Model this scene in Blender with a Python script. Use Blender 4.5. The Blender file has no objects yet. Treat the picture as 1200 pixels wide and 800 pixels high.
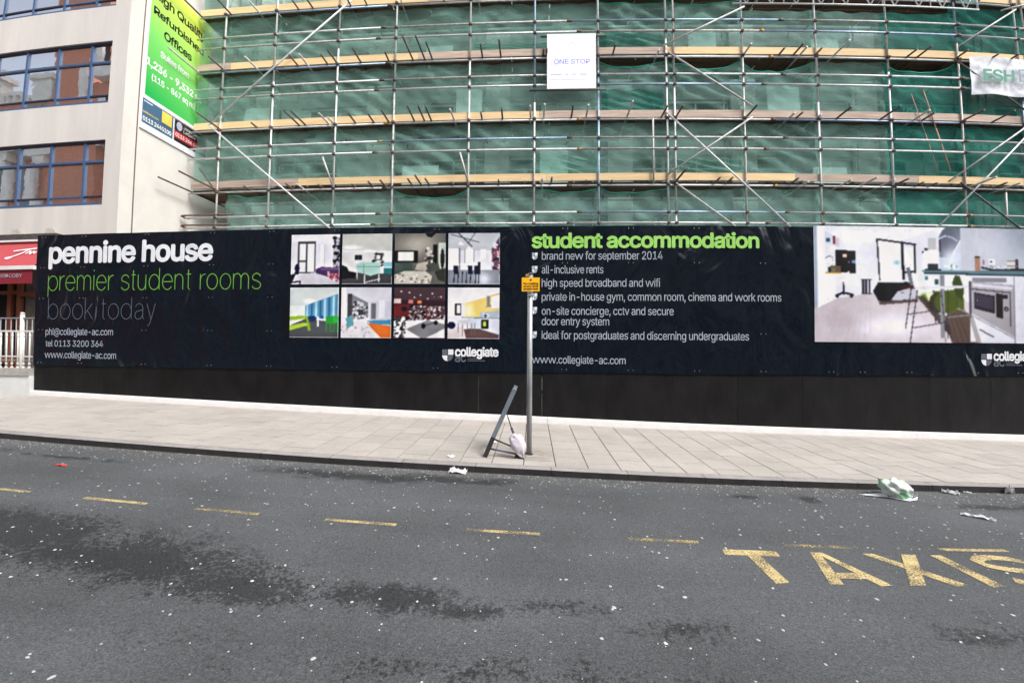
import bpy, math, random, os
import numpy as np
from mathutils import Vector, Matrix, noise
random.seed(7)
sc = bpy.context.scene
col = sc.collection
# ------------------------------------------------------------------ camera (wide lens with its real barrel distortion)
PANO = True
cam_d = bpy.data.cameras.new("camera")
cam = bpy.data.objects.new("camera", cam_d); col.objects.link(cam); sc.camera = cam
RM = [[0.9987292751, -0.0498194336, -0.0076065155], [0.049679715, 0.9986106777, -0.0175681716], [0.0084711842, 0.0171679578, 0.9998167333]]
cam.matrix_world = Matrix(((RM[0][0], RM[0][2], -RM[0][1], 0.0), (RM[1][0], RM[1][2], -RM[1][1], -7.7786),
                           (RM[2][0], RM[2][2], -RM[2][1], 0.4414), (0, 0, 0, 1)))
cam_d.sensor_fit = 'HORIZONTAL'; cam_d.sensor_width = 36.0
cam_d.clip_start = 0.05; cam_d.clip_end = 2000
if PANO:
    cam_d.type = 'PANO'; cam_d.panorama_type = 'FISHEYE_LENS_POLYNOMIAL'
    cam_d.fisheye_fov = math.radians(170)
    cam_d.fisheye_polynomial_k0 = 0
    cam_d.fisheye_polynomial_k1 = -7.08188133e-02
    cam_d.fisheye_polynomial_k2 = 4.37572088e-04
    cam_d.fisheye_polynomial_k3 = 6.43753901e-05
    cam_d.fisheye_polynomial_k4 = -1.63142526e-06
else:
    cam_d.lens = 14.9
# ------------------------------------------------------------------ light
SUN_EL, SUN_AZ = math.radians(50), math.radians(52)     # azimuth from -Y (the street side) towards +X
sun_dir = Vector((math.sin(SUN_AZ)*math.cos(SUN_EL), -math.cos(SUN_AZ)*math.cos(SUN_EL), math.sin(SUN_EL)))
w = bpy.data.worlds.new("World"); sc.world = w; w.use_nodes = True
nt = w.node_tree; bg = nt.nodes["Background"]
sky = nt.nodes.new("ShaderNodeTexSky"); sky.sky_type = 'NISHITA'; sky.sun_disc = False
sky.sun_elevation = SUN_EL; sky.sun_rotation = math.atan2(sun_dir.x, sun_dir.y)
sky.air_density = 1.0; sky.dust_density = 3.0; sky.ozone_density = 1.0
bw = nt.nodes.new("ShaderNodeRGBToBW"); mx = nt.nodes.new("ShaderNodeMix"); mx.data_type = 'RGBA'; mx.inputs[0].default_value = 0.72
nt.links.new(sky.outputs[0], bw.inputs[0]); nt.links.new(sky.outputs[0], mx.inputs[6]); nt.links.new(bw.outputs[0], mx.inputs[7])
nt.links.new(mx.outputs[2], bg.inputs[0]); bg.inputs[1].default_value = 0.15
sl = bpy.data.lights.new("sun", 'SUN'); sl.energy = 1.3; sl.angle = math.radians(16); sl.color = (1.0, 0.965, 0.92)
so = bpy.data.objects.new("sun", sl); col.objects.link(so); so.rotation_euler = sun_dir.to_track_quat('Z', 'Y').to_euler(); so.location = (10, -20, 30)
sc.view_settings.view_transform = 'Standard'; sc.view_settings.look = 'None'
sc.view_settings.exposure = 1.1; sc.view_settings.gamma = 1.0; sc.view_settings.use_curve_mapping = False

# ------------------------------------------------------------------ materials
def mat(name, c, rough=.6, metal=0., var=.12, vs=3., bump=0., bs=40., spec=.5, c2=None, stretch=(1, 1, 1), rand=0., speck=0.):
    m = bpy.data.materials.new(name); m.use_nodes = True; t = m.node_tree; N = t.nodes; L = t.links; p = N["Principled BSDF"]
    p.inputs["Roughness"].default_value = rough; p.inputs["Metallic"].default_value = metal; p.inputs["Specular IOR Level"].default_value = spec
    g = N.new("ShaderNodeNewGeometry"); mp = N.new("ShaderNodeMapping"); mp.inputs["Scale"].default_value = stretch; L.new(g.outputs["Position"], mp.inputs[0])
    n = N.new("ShaderNodeTexNoise"); n.inputs["Scale"].default_value = vs; n.inputs["Detail"].default_value = 6; n.inputs["Roughness"].default_value = .62; L.new(mp.outputs[0], n.inputs[0])
    r = N.new("ShaderNodeValToRGB"); c2 = c2 or tuple(min(1, x*(1+var)) for x in c); lo = tuple(x*(1-var) for x in c)
    r.color_ramp.elements[0].position = .33; r.color_ramp.elements[1].position = .67
    r.color_ramp.elements[0].color = (*lo, 1); r.color_ramp.elements[1].color = (*c2, 1); L.new(n.outputs[0], r.inputs[0])
    out = r.outputs[0]
    if rand:
        oi = N.new("ShaderNodeObjectInfo"); mr = N.new("ShaderNodeMapRange"); mr.inputs[3].default_value = 1-rand; mr.inputs[4].default_value = 1+rand*.6; L.new(oi.outputs["Random"], mr.inputs[0])
        h = N.new("ShaderNodeHueSaturation"); L.new(out, h.inputs["Color"]); L.new(mr.outputs[0], h.inputs["Value"]); out = h.outputs[0]
    if speck:
        n3 = N.new("ShaderNodeTexNoise"); n3.inputs["Scale"].default_value = 90; n3.inputs["Detail"].default_value = 3; L.new(g.outputs["Position"], n3.inputs[0])
        mr = N.new("ShaderNodeMapRange"); mr.inputs[1].default_value = .35; mr.inputs[2].default_value = .65; mr.inputs[3].default_value = 1-speck; mr.inputs[4].default_value = 1+speck; L.new(n3.outputs[0], mr.inputs[0])
        h = N.new("ShaderNodeHueSaturation"); L.new(out, h.inputs["Color"]); L.new(mr.outputs[0], h.inputs["Value"]); out = h.outputs[0]
    L.new(out, p.inputs["Base Color"])
    if bump:
        n2 = N.new("ShaderNodeTexNoise"); n2.inputs["Scale"].default_value = bs; n2.inputs["Detail"].default_value = 4; L.new(mp.outputs[0], n2.inputs[0])
        b = N.new("ShaderNodeBump"); b.inputs["Strength"].default_value = 1; b.inputs["Distance"].default_value = bump; L.new(n2.outputs[0], b.inputs["Height"]); L.new(b.outputs[0], p.inputs["Normal"])
    return m

def vinyl(name, c, attr=False, rough=.15, bd=.062):
    """glossy printed banner vinyl with buckles that bend its reflections"""
    m = bpy.data.materials.new(name); m.use_nodes = True; t = m.node_tree; N = t.nodes; L = t.links; p = N["Principled BSDF"]
    p.inputs["Roughness"].default_value = rough; p.inputs["Base Color"].default_value = (*c, 1); p.inputs["Specular IOR Level"].default_value = .36
    if attr:
        p.inputs["Specular IOR Level"].default_value = .2
        a = N.new("ShaderNodeAttribute"); a.attribute_name = "print"; L.new(a.outputs["Color"], p.inputs["Base Color"])
    g = N.new("ShaderNodeNewGeometry"); mp = N.new("ShaderNodeMapping"); mp.inputs["Scale"].default_value = (1.25, 1, .7); L.new(g.outputs["Position"], mp.inputs[0])
    n = N.new("ShaderNodeTexNoise"); n.inputs["Scale"].default_value = 1.0; n.inputs["Detail"].default_value = 1.7; n.inputs["Roughness"].default_value = .45; n.inputs["Distortion"].default_value = 1.9
    L.new(mp.outputs[0], n.inputs[0])
    b = N.new("ShaderNodeBump"); b.inputs["Strength"].default_value = 1; b.inputs["Distance"].default_value = bd; L.new(n.outputs[0], b.inputs["Height"]); L.new(b.outputs[0], p.inputs["Normal"])
    return m

def netting(name, c, t0, t1):
    m = bpy.data.materials.new(name); m.use_nodes = True; t = m.node_tree; N = t.nodes; L = t.links
    N.remove(N["Principled BSDF"]); o = N["Material Output"]
    d = N.new("ShaderNodeBsdfDiffuse"); d.inputs[0].default_value = (*c, 1); tl = N.new("ShaderNodeBsdfTranslucent"); tl.inputs[0].default_value = (*[min(1, x*1.1) for x in c], 1)
    tr = N.new("ShaderNodeBsdfTransparent"); tr.inputs[0].default_value = (.84, .97, .94, 1)
    m1 = N.new("ShaderNodeMixShader"); m1.inputs[0].default_value = .3; L.new(d.outputs[0], m1.inputs[1]); L.new(tl.outputs[0], m1.inputs[2])
    g = N.new("ShaderNodeNewGeometry"); mp = N.new("ShaderNodeMapping"); mp.inputs["Scale"].default_value = (.5, 1, 1.6); mp.inputs["Rotation"].default_value = (0, .5, 0); L.new(g.outputs["Position"], mp.inputs[0])
    n = N.new("ShaderNodeTexNoise"); n.inputs["Scale"].default_value = 1.5; n.inputs["Detail"].default_value = 7; n.inputs["Distortion"].default_value = .9; L.new(mp.outputs[0], n.inputs[0])
    mr = N.new("ShaderNodeMapRange"); mr.inputs[1].default_value = .3; mr.inputs[2].default_value = .7; mr.inputs[3].default_value = t0; mr.inputs[4].default_value = t1; L.new(n.outputs[0], mr.inputs[0])
    m2 = N.new("ShaderNodeMixShader"); L.new(mr.outputs[0], m2.inputs[0]); L.new(tr.outputs[0], m2.inputs[1]); L.new(m1.outputs[0], m2.inputs[2]); L.new(m2.outputs[0], o.inputs[0])
    return m

def worn(name, c, lo=.41, hi=.53, scale=95):
    """road paint with chipped gaps that show the asphalt"""
    m = mat(name, c, rough=.75, var=.18, vs=9, bump=.002, bs=150, speck=.25); t = m.node_tree; N = t.nodes; L = t.links; p = N["Principled BSDF"]; o = N["Material Output"]
    g = N.new("ShaderNodeNewGeometry"); n = N.new("ShaderNodeTexNoise"); n.inputs["Scale"].default_value = scale; n.inputs["Detail"].default_value = 5; n.inputs["Roughness"].default_value = .7; L.new(g.outputs["Position"], n.inputs[0])
    n2 = N.new("ShaderNodeTexNoise"); n2.inputs["Scale"].default_value = 5; L.new(g.outputs["Position"], n2.inputs[0])
    ad = N.new("ShaderNodeMath"); ad.operation = 'MULTIPLY_ADD'; ad.inputs[1].default_value = .45; L.new(n2.outputs[0], ad.inputs[0]); L.new(n.outputs[0], ad.inputs[2])
    mr = N.new("ShaderNodeMapRange"); mr.inputs[1].default_value = lo+.225; mr.inputs[2].default_value = hi+.225; L.new(ad.outputs[0], mr.inputs[0])
    tr = N.new("ShaderNodeBsdfTransparent"); x = N.new("ShaderNodeMixShader"); L.new(mr.outputs[0], x.inputs[0]); L.new(tr.outputs[0], x.inputs[1]); L.new(p.outputs[0], x.inputs[2]); L.new(x.outputs[0], o.inputs[0])
    return m

def asphalt():
    m = bpy.data.materials.new("asphalt"); m.use_nodes = True; t = m.node_tree; N = t.nodes; L = t.links; p = N["Principled BSDF"]
    g = N.new("ShaderNodeNewGeometry")
    def nz(s, d=4, r=.6, dist=0):
        n = N.new("ShaderNodeTexNoise"); n.inputs["Scale"].default_value = s; n.inputs["Detail"].default_value = d; n.inputs["Roughness"].default_value = r; n.inputs["Distortion"].default_value = dist; L.new(g.outputs["Position"], n.inputs[0]); return n.outputs[0]
    def mth(op, a, b=None, c=None):
        x = N.new("ShaderNodeMath"); x.operation = op
        for i, v in enumerate((a, b, c)):
            if v is None: continue
            if isinstance(v, (int, float)): x.inputs[i].default_value = v
            else: L.new(v, x.inputs[i])
        return x.outputs[0]
    def mr(v, a, b, c, d):
        x = N.new("ShaderNodeMapRange"); L.new(v, x.inputs[0])
        for i, q in enumerate((a, b, c, d)): x.inputs[i+1].default_value = q
        return x.outputs[0]
    # damp / oil stains, each with its own place and outline: x, y, half length, half width
    spots = [(-4.3, -5.05, 1.5, .30, 1.1), (-2.7, -5.25, .95, .26, 1.1), (-1.75, -5.42, .6, .15, 1.0), (-.95, -5.38, .5, .13, 1.0), (-.35, -5.45, .25, .08, .8), (-2.0, -3.22, 1.1, .16, 1.0), (-1.05, -3.14, .6, .15, 1.0), (-.45, -3.12, .35, .14, .9),
             (3.05, -3.25, .16, .17, .9), (2.3, -3.25, .3, .1, .6), (.85, -5.5, .45, .18, .35), (2.8, -5.5, 1.1, .16, .45), (5.0, -3.35, 1.0, .12, .6), (-5.6, -3.35, .9, .10, .7), (-7.5, -3.3, 2.2, .1, .5), (.2, -5.35, .5, .14, .4), (-5.9, -5.3, .8, .3, .7), (0, -5.9, 3.5, .25, .1)]
    acc = None
    for (x, y, a, b, st) in spots:
        mp = N.new("ShaderNodeVectorMath"); mp.operation = 'SUBTRACT'; mp.inputs[1].default_value = (x, y, 0); L.new(g.outputs["Position"], mp.inputs[0])
        m2 = N.new("ShaderNodeVectorMath"); m2.operation = 'MULTIPLY'; m2.inputs[1].default_value = (1/a, 1/b, 0); L.new(mp.outputs[0], m2.inputs[0])
        ln = N.new("ShaderNodeVectorMath"); ln.operation = 'LENGTH'; L.new(m2.outputs[0], ln.inputs[0])
        v = mth('SUBTRACT', st, ln.outputs["Value"]); acc = v if acc is None else mth('MAXIMUM', acc, v)
    n1 = nz(2.6, 8, .78, .8); edge = mth('MULTIPLY_ADD', mth('SUBTRACT', n1, .5), 3.6, acc); edge = mth('MULTIPLY_ADD', mth('SUBTRACT', nz(34, 5, .75), .5), 4.2, edge); stain = mr(edge, -.05, .32, 0, 1)
    sx = N.new('ShaderNodeMapping'); sx.inputs['Scale'].default_value = (.16, 1.5, 1); L.new(g.outputs['Position'], sx.inputs[0]); nn = N.new('ShaderNodeTexNoise'); nn.inputs['Scale'].default_value = 1.3; nn.inputs['Detail'].default_value = 5; L.new(sx.outputs[0], nn.inputs[0])
    broad = mth('MULTIPLY', mr(nz(.7, 5), .3, .7, .84, 1.16), mr(nn.outputs[0], .32, .68, .86, 1.13)); fine = mr(nz(85, 5, .95), .36, .64, .34, 1.72); mid = mr(nz(38, 4), .3, .7, .84, 1.16)
    light = mr(nz(120, 2, .5), .66, .74, 0, 1)
    val = mth('MULTIPLY', mth('MULTIPLY', broad, fine), mid); val = mth('MULTIPLY', val, mr(stain, 0, 1, 1, .36))
    cc = N.new("ShaderNodeMix"); cc.data_type = 'RGBA'; cc.blend_type = 'MULTIPLY'; cc.inputs[0].default_value = 1; cc.inputs[6].default_value = (.080, .085, .090, 1)
    cmb = N.new("ShaderNodeCombineColor"); [L.new(val, cmb.inputs[i]) for i in range(3)]; L.new(cmb.outputs[0], cc.inputs[7])
    # grit along the gutter
    sep = N.new("ShaderNodeSeparateXYZ"); L.new(g.outputs["Position"], sep.inputs[0])
    gut = mr(sep.outputs[1], -3.2, -2.9, 0, .55); gut = mth('MULTIPLY', gut, mr(nz(14, 5), .4, .6, 0, 1))
    c3 = N.new("ShaderNodeMix"); c3.data_type = 'RGBA'; L.new(gut, c3.inputs[0]); L.new(cc.outputs[2], c3.inputs[6]); c3.inputs[7].default_value = (.15, .14, .12, 1)
    c4 = N.new("ShaderNodeMix"); c4.data_type = 'RGBA'; L.new(mth('MULTIPLY', light, .55), c4.inputs[0]); L.new(c3.outputs[2], c4.inputs[6]); c4.inputs[7].default_value = (.3, .3, .29, 1)
    L.new(c4.outputs[2], p.inputs["Base Color"])
    L.new(mr(stain, 0, 1, .88, .6), p.inputs["Roughness"]); p.inputs["Specular IOR Level"].default_value = .35
    b = N.new("ShaderNodeBump"); b.inputs["Distance"].default_value = .004; L.new(nz(150, 3, .7), b.inputs["Height"]); L.new(b.outputs[0], p.inputs["Normal"])
    return m

def flagstone():
    m = mat("flagstone", (.40, .368, .336), rough=.85, var=.09, vs=2.2, bump=.0015, bs=120, rand=.07, speck=.12)
    t = m.node_tree; N = t.nodes; L = t.links; p = N["Principled BSDF"]; src = p.inputs["Base Color"].links[0].from_socket
    g = N.new("ShaderNodeNewGeometry"); n = N.new("ShaderNodeTexNoise"); n.inputs["Scale"].default_value = 1.1; n.inputs["Detail"].default_value = 8; n.inputs["Roughness"].default_value = .7; L.new(g.outputs["Position"], n.inputs[0])
    r = N.new("ShaderNodeMapRange"); r.inputs[1].default_value = .55; r.inputs[2].default_value = .75; r.inputs[3].default_value = 0; r.inputs[4].default_value = .4; L.new(n.outputs[0], r.inputs[0])
    # dirt round the foot of the sign post
    s = N.new("ShaderNodeVectorMath"); s.operation = 'SUBTRACT'; s.inputs[1].default_value = (-.02, -2.2, -1); L.new(g.outputs["Position"], s.inputs[0])
    ln = N.new("ShaderNodeVectorMath"); ln.operation = 'LENGTH'; L.new(s.outputs[0], ln.inputs[0])
    r2 = N.new("ShaderNodeMapRange"); r2.inputs[1].default_value = .06; r2.inputs[2].default_value = .42; r2.inputs[3].default_value = .8; r2.inputs[4].default_value = 0; L.new(ln.outputs["Value"], r2.inputs[0])
    mm = N.new("ShaderNodeMath"); mm.operation = 'MULTIPLY'; L.new(r2.outputs[0], mm.inputs[0]); n5 = N.new("ShaderNodeTexNoise"); n5.inputs["Scale"].default_value = 9; n5.inputs["Detail"].default_value = 6; L.new(g.outputs["Position"], n5.inputs[0])
    r5 = N.new("ShaderNodeMapRange"); r5.inputs[1].default_value = .35; r5.inputs[2].default_value = .6; L.new(n5.outputs[0], r5.inputs[0]); L.new(r5.outputs[0], mm.inputs[1])
    ad = N.new("ShaderNodeMath"); ad.operation = 'MAXIMUM'; L.new(r.outputs[0], ad.inputs[0]); L.new(mm.outputs[0], ad.inputs[1])
    x = N.new("ShaderNodeMix"); x.data_type = 'RGBA'; L.new(ad.outputs[0], x.inputs[0]); L.new(src, x.inputs[6]); x.inputs[7].default_value = (.2, .17, .135, 1); L.new(x.outputs[2], p.inputs["Base Color"])
    return m

def brickwork():
    m = bpy.data.materials.new("brickwork"); m.use_nodes = True; t = m.node_tree; N = t.nodes; L = t.links; p = N["Principled BSDF"]
    g = N.new("ShaderNodeNewGeometry"); s = N.new("ShaderNodeSeparateXYZ"); L.new(g.outputs["Position"], s.inputs[0]); c = N.new("ShaderNodeCombineXYZ")
    a = N.new("ShaderNodeMath"); a.operation = 'ADD'; L.new(s.outputs[0], a.inputs[0]); L.new(s.outputs[1], a.inputs[1]); L.new(a.outputs[0], c.inputs[0]); L.new(s.outputs[2], c.inputs[1])
    b = N.new("ShaderNodeTexBrick"); b.inputs["Color1"].default_value = (.66, .23, .11, 1); b.inputs["Color2"].default_value = (.52, .17, .085, 1); b.inputs["Mortar"].default_value = (.3, .2, .15, 1)
    b.inputs["Scale"].default_value = 4.5; b.inputs["Mortar Size"].default_value = .012; L.new(c.outputs[0], b.inputs[0]); L.new(b.outputs[0], p.inputs["Base Color"]); p.inputs["Roughness"].default_value = .9
    return m

M = dict(
    asphalt=asphalt(), flag=flagstone(), brick=brickwork(),
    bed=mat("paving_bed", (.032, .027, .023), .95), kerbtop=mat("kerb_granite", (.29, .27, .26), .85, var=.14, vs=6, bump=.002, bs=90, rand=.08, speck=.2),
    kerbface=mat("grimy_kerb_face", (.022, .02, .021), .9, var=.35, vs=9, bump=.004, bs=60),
    earth=mat("bare_ground", (.17, .16, .145), .95, var=.2, vs=.8, bump=.01, bs=8),
    ply=mat("black_painted_plywood", (.0062, .0060, .0066), .5, var=.6, vs=2.6, bump=.003, bs=14, stretch=(1, 1, .5), rand=.25, speck=.3, spec=.22),
    white=mat("white_painted_timber", (.74, .73, .72), .6, var=.06, vs=4, bump=.002, bs=30, speck=.06),
    screw=mat("zinc_fixings", (.45, .45, .46), .4, metal=.8),
    navy=vinyl("navy_banner_vinyl", (.0035, .0072, .0135)),
    tw=vinyl("white_vinyl_print", (.74, .76, .80), rough=.35, bd=.04), tg=vinyl("green_vinyl_print", (.30, .62, .13), rough=.35, bd=.04), tg2=vinyl("thin_green_vinyl_print", (.13, .34, .05), rough=.35, bd=.04),
    tgrey=vinyl("grey_vinyl_print", (.105, .12, .145), rough=.35, bd=.04), tgrey2=vinyl("pale_grey_vinyl_print", (.36, .40, .47), rough=.35, bd=.04),
    photo=vinyl("photographic_vinyl_print", (1, 1, 1), attr=True, rough=.45, bd=.02),
    render=mat("grey_cladding", (.60, .565, .53), .85, var=.09, vs=1.6, bump=.0015, bs=60, speck=.06, stretch=(1, 1, .14)),
    render2=mat("cream_render", (.70, .67, .62), .85, var=.05, vs=1.5, bump=.0035, bs=22, speck=.03),
    joint=mat("mastic_joint", (.16, .10, .08), .9),
    blue=mat("blue_window_frame", (.055, .10, .20), .4, var=.1), 
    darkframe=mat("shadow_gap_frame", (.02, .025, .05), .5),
    galv=mat("galvanised_tube", (.68, .68, .69), .42, metal=.15, var=.16, vs=7), galv2=mat("weathered_tube", (.52, .50, .485), .55, metal=.15, var=.28, vs=8), blu=mat("blue_banded_tube", (.36, .46, .62), .45, metal=.4, var=.2, vs=6),
    rusty=mat("rusty_tube", (.15, .095, .07), .7, metal=.3, var=.3, vs=12), dark=mat("dark_tube", (.10, .09, .085), .6, metal=.4, var=.3, vs=9),
    brass=mat("ochre_coupler", (.42, .26, .10), .6, metal=.3, var=.3, vs=14),
    wood_new=mat("new_softwood", (.74, .53, .285), .75, var=.14, vs=3, bump=.001, bs=40, stretch=(.35, 1, 6), rand=.1), wood_old=mat("weathered_softwood", (.46, .35, .28), .8, var=.28, vs=3, bump=.001, bs=40, stretch=(.35, 1, 6), rand=.12),
    deck=mat("stained_deck_board", (.13, .075, .045), .85, var=.3, vs=3, stretch=(.4, 6, 1), rand=.25),
    net=netting("green_debris_netting", (.32, .57, .49), .24, .55), net2=netting("dark_green_debris_netting", (.055, .28, .225), .46, .72), hem=mat("net_hem", (.02, .33, .23), .7),
    conc=mat("pale_concrete", (.82, .83, .81), .85, var=.1, vs=1), conc2=mat("grey_spandrel", (.42, .44, .43), .85, var=.12, vs=1), wframe=mat("white_window_frame", (.78, .8, .8), .5), panelw=mat("pale_board_panel", (.72, .78, .76), .8, var=.04),
    board=mat("white_sign_face", (.80, .80, .83), .5, var=.02), wrinkled=mat("crumpled_white_sheet", (.60, .62, .66), .6, var=.1, vs=1.5, bump=.03, bs=2.2),
    pblue=mat("pale_blue_ink", (.22, .24, .68), .5), pline=mat("faint_grey_ink", (.5, .5, .68), .5), eshg=mat("green_ink", (.02, .22, .14), .5), eshb=mat("slate_ink", (.16, .22, .30), .5),
    black=mat("black_ink", (.006, .006, .006), .5), whitei=mat("white_ink", (.85, .85, .85), .5), yell=mat("yellow_panel", (.86, .66, .12), .5), slate=mat("slate_blue_panel", (.06, .14, .235), .5, var=.03), redp=mat("red_panel", (.66, .035, .04), .5), blackp=mat("black_panel", (.012, .011, .013), .5),
    plate=mat("amber_sign_plate", (.92, .50, .005), .45, var=.03), maroon=mat("dark_red_ink", (.22, .01, .01), .5),
    post=mat("galvanised_post", (.40, .42, .43), .4, metal=.45, var=.22, vs=8, stretch=(1, 1, .5)),
    sbgrey=mat("blue_grey_frame", (.16, .185, .215), .5, var=.1, vs=10), sbdark=mat("black_frame_foot", (.025, .024, .026), .6), strut=mat("dark_strut", (.05, .045, .05), .45, metal=.3), strut2=mat("purple_grey_strut", (.15, .14, .20), .4, metal=.3),
    paper=mat("white_litter_paper", (.72, .72, .76), .7, var=.08, vs=20), lilac=mat("lilac_white_sack", (.62, .58, .64), .7, var=.08, vs=20, bump=.004, bs=60), gum=mat("trodden_chewing_gum", (.46, .47, .47), .8, var=.3, vs=5), redlit=mat("red_scrap", (.8, .06, .05), .6),
    awn=mat("red_awning_fabric", (.42, .06, .07), .8, var=.06, vs=4), awn2=mat("dark_red_valance_fabric", (.20, .009, .022), .8, var=.08), timber=mat("varnished_door_timber", (.22, .065, .03), .5, var=.25, vs=6, stretch=(1, 1, .3)),
    dim=mat("dark_interior", (.012, .011, .012), .8), stone=mat("brown_stone_pier", (.14, .12, .105), .85, var=.25, vs=5, bump=.004, bs=20), stonew=mat("portland_stone", (.74, .72, .66), .85, var=.12, vs=2),
    lowwall=mat("whitewashed_wall", (.62, .63, .62), .85, var=.1, vs=1.2, bump=.004, bs=10, speck=.06), cop=mat("grey_coping", (.36, .35, .33), .85, var=.16, vs=4, bump=.003, bs=20), railw=mat("white_railing_paint", (.66, .65, .62), .5, var=.08, vs=8), railg=mat("grey_railing_paint", (.27, .26, .27), .5),
    rope=mat("pale_orange_rope", (.55, .33, .26), .8), yroad=worn("worn_yellow_road_paint", (.56, .44, .21)), yroad2=worn("very_worn_yellow_road_paint", (.56, .42, .17), .49, .57), lamp=mat("lamp_housing", (.5, .48, .42), .4, metal=.3),
)
def glass(name, c, metal, rough, bump=.002, bs=.8):
    m = mat(name, c, rough, metal, var=.02, bump=bump, bs=bs, spec=.8); return m
M['mirror'] = glass("reflective_glazing", (.78, .81, .86), .95, .015)
M['glassd'] = glass("dark_glazing", (.04, .055, .06), .3, .05)
def bagmat():
    m = bpy.data.materials.new("thin_green_printed_plastic"); m.use_nodes = True; t = m.node_tree; N = t.nodes; L = t.links; p = N["Principled BSDF"]
    g = N.new("ShaderNodeNewGeometry"); n = N.new("ShaderNodeTexNoise"); n.inputs["Scale"].default_value = 7; n.inputs["Detail"].default_value = 3; L.new(g.outputs["Position"], n.inputs[0])
    r = N.new("ShaderNodeValToRGB"); r.color_ramp.elements[0].position = .47; r.color_ramp.elements[0].color = (.78, .84, .80, 1); r.color_ramp.elements[1].position = .60; r.color_ramp.elements[1].color = (.20, .55, .26, 1)
    L.new(n.outputs[0], r.inputs[0]); L.new(r.outputs[0], p.inputs["Base Color"]); p.inputs["Roughness"].default_value = .3
    o = N["Material Output"]; tr = N.new("ShaderNodeBsdfTransparent"); x = N.new("ShaderNodeMixShader"); x.inputs[0].default_value = .85; L.new(tr.outputs[0], x.inputs[1]); L.new(p.outputs[0], x.inputs[2]); L.new(x.outputs[0], o.inputs[0]); return m
M['bag'] = bagmat()
def greengrad():
    m = mat("lime_to_green_print", (.1, .6, .1), .45); t = m.node_tree; N = t.nodes; L = t.links; p = N["Principled BSDF"]
    g = N.new("ShaderNodeNewGeometry"); s = N.new("ShaderNodeSeparateXYZ"); L.new(g.outputs["Position"], s.inputs[0])
    a = N.new("ShaderNodeMath"); a.operation = 'MULTIPLY_ADD'; a.inputs[1].default_value = .45; L.new(s.outputs[1], a.inputs[0]); L.new(s.outputs[2], a.inputs[2])
    mr = N.new("ShaderNodeMapRange"); mr.inputs[1].default_value = 9.2; mr.inputs[2].default_value = 13.4; L.new(a.outputs[0], mr.inputs[0]); r = N.new("ShaderNodeValToRGB"); e = r.color_ramp.elements
    e[0].position = 0; e[0].color = (.005, .43, .075, 1); e[1].position = 1; e[1].color = (.72, .86, .12, 1); q = e.new(.45); q.color = (.20, .66, .14, 1)
    L.new(mr.outputs[0], r.inputs[0]); L.new(r.outputs[0], p.inputs["Base Color"]); return m
M['grad'] = greengrad()

# ------------------------------------------------------------------ mesh helpers
ORG = {}
def gz(x, y):                      # height of the pavement surface
    z = -.9566 - .03022*x + .01775*y
    if x < -10.5: z += .14*max(-2.2, (x+10.5))*min(1, max(0, (y+1.4)/.8))
    return z
def rz(x, y): return -1.0866 - .03022*x   # road surface
class MB:
    def __init__(s): s.v = []; s.f = []; s.mi = []; s.sm = []
    def quad(s, *p, m=0, smooth=False):
        n = len(s.v); s.v += [tuple(q) for q in p]; s.f.append(tuple(range(n, n+len(p)))); s.mi.append(m); s.sm.append(smooth)
    def box(s, x0, x1, y0, y1, z0, z1, m=0):
        n = len(s.v); s.v += [(x, y, z) for x in (x0, x1) for y in (y0, y1) for z in (z0, z1)]
        for f in ((0, 1, 3, 2), (4, 6, 7, 5), (0, 4, 5, 1), (2, 3, 7, 6), (0, 2, 6, 4), (1, 5, 7, 3)):
            s.f.append(tuple(n+i for i in f)); s.mi.append(m); s.sm.append(False)
    def hexa(s, b, t, m=0):        # four bottom corners, four top corners (counter-clockwise from above)
        n = len(s.v); s.v += [tuple(q) for q in list(b)+list(t)]
        for f in ((3, 2, 1, 0), (4, 5, 6, 7), (0, 1, 5, 4), (1, 2, 6, 5), (2, 3, 7, 6), (3, 0, 4, 7)):
            s.f.append(tuple(n+i for i in f)); s.mi.append(m); s.sm.append(False)
    def tube(s, p, q, r, k=8, m=0, r2=None, caps=True):
        p = Vector(p); q = Vector(q); d = (q-p).normalized(); a = d.orthogonal().normalized(); b = d.cross(a); n = len(s.v); r2 = r if r2 is None else r2
        for c, rr in ((p, r), (q, r2)):
            for i in range(k):
                t = 2*math.pi*i/k; s.v.append(tuple(c+(a*math.cos(t)+b*math.sin(t))*rr))
        for i in range(k):
            j = (i+1) % k; s.f.append((n+i, n+j, n+k+j, n+k+i)); s.mi.append(m); s.sm.append(True)
        if caps:
            s.f.append(tuple(n+i for i in reversed(range(k)))); s.mi.append(m); s.sm.append(False); s.f.append(tuple(n+k+i for i in range(k))); s.mi.append(m); s.sm.append(False)
    def mesh(s, name, mats, off=(0, 0, 0)):
        me = bpy.data.meshes.new(name); o = Vector(off)
        me.from_pydata([(v[0]-o.x, v[1]-o.y, v[2]-o.z) for v in s.v], [], s.f)
        for m in mats: me.materials.append(m)
        me.polygons.foreach_set('material_index', s.mi); me.polygons.foreach_set('use_smooth', s.sm); me.update(); return me
def link(name, me, parent=None, at=None):
    o = bpy.data.objects.new(name, me); col.objects.link(o)
    w0 = Vector(at) if at is not None else (ORG[parent.name] if parent else Vector((0, 0, 0)))
    ORG[o.name] = w0.copy()
    if parent: o.parent = parent; o.location = w0-ORG[parent.name]
    else: o.location = w0
    return o
def part(name, mb, mats, parent=None, at=None):
    mats = mats if isinstance(mats, (list, tuple)) else [mats]
    w0 = Vector(at) if at is not None else (ORG[parent.name] if parent else Vector((0, 0, 0)))
    return link(name, mb.mesh(name, mats, w0), parent, w0)
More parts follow.
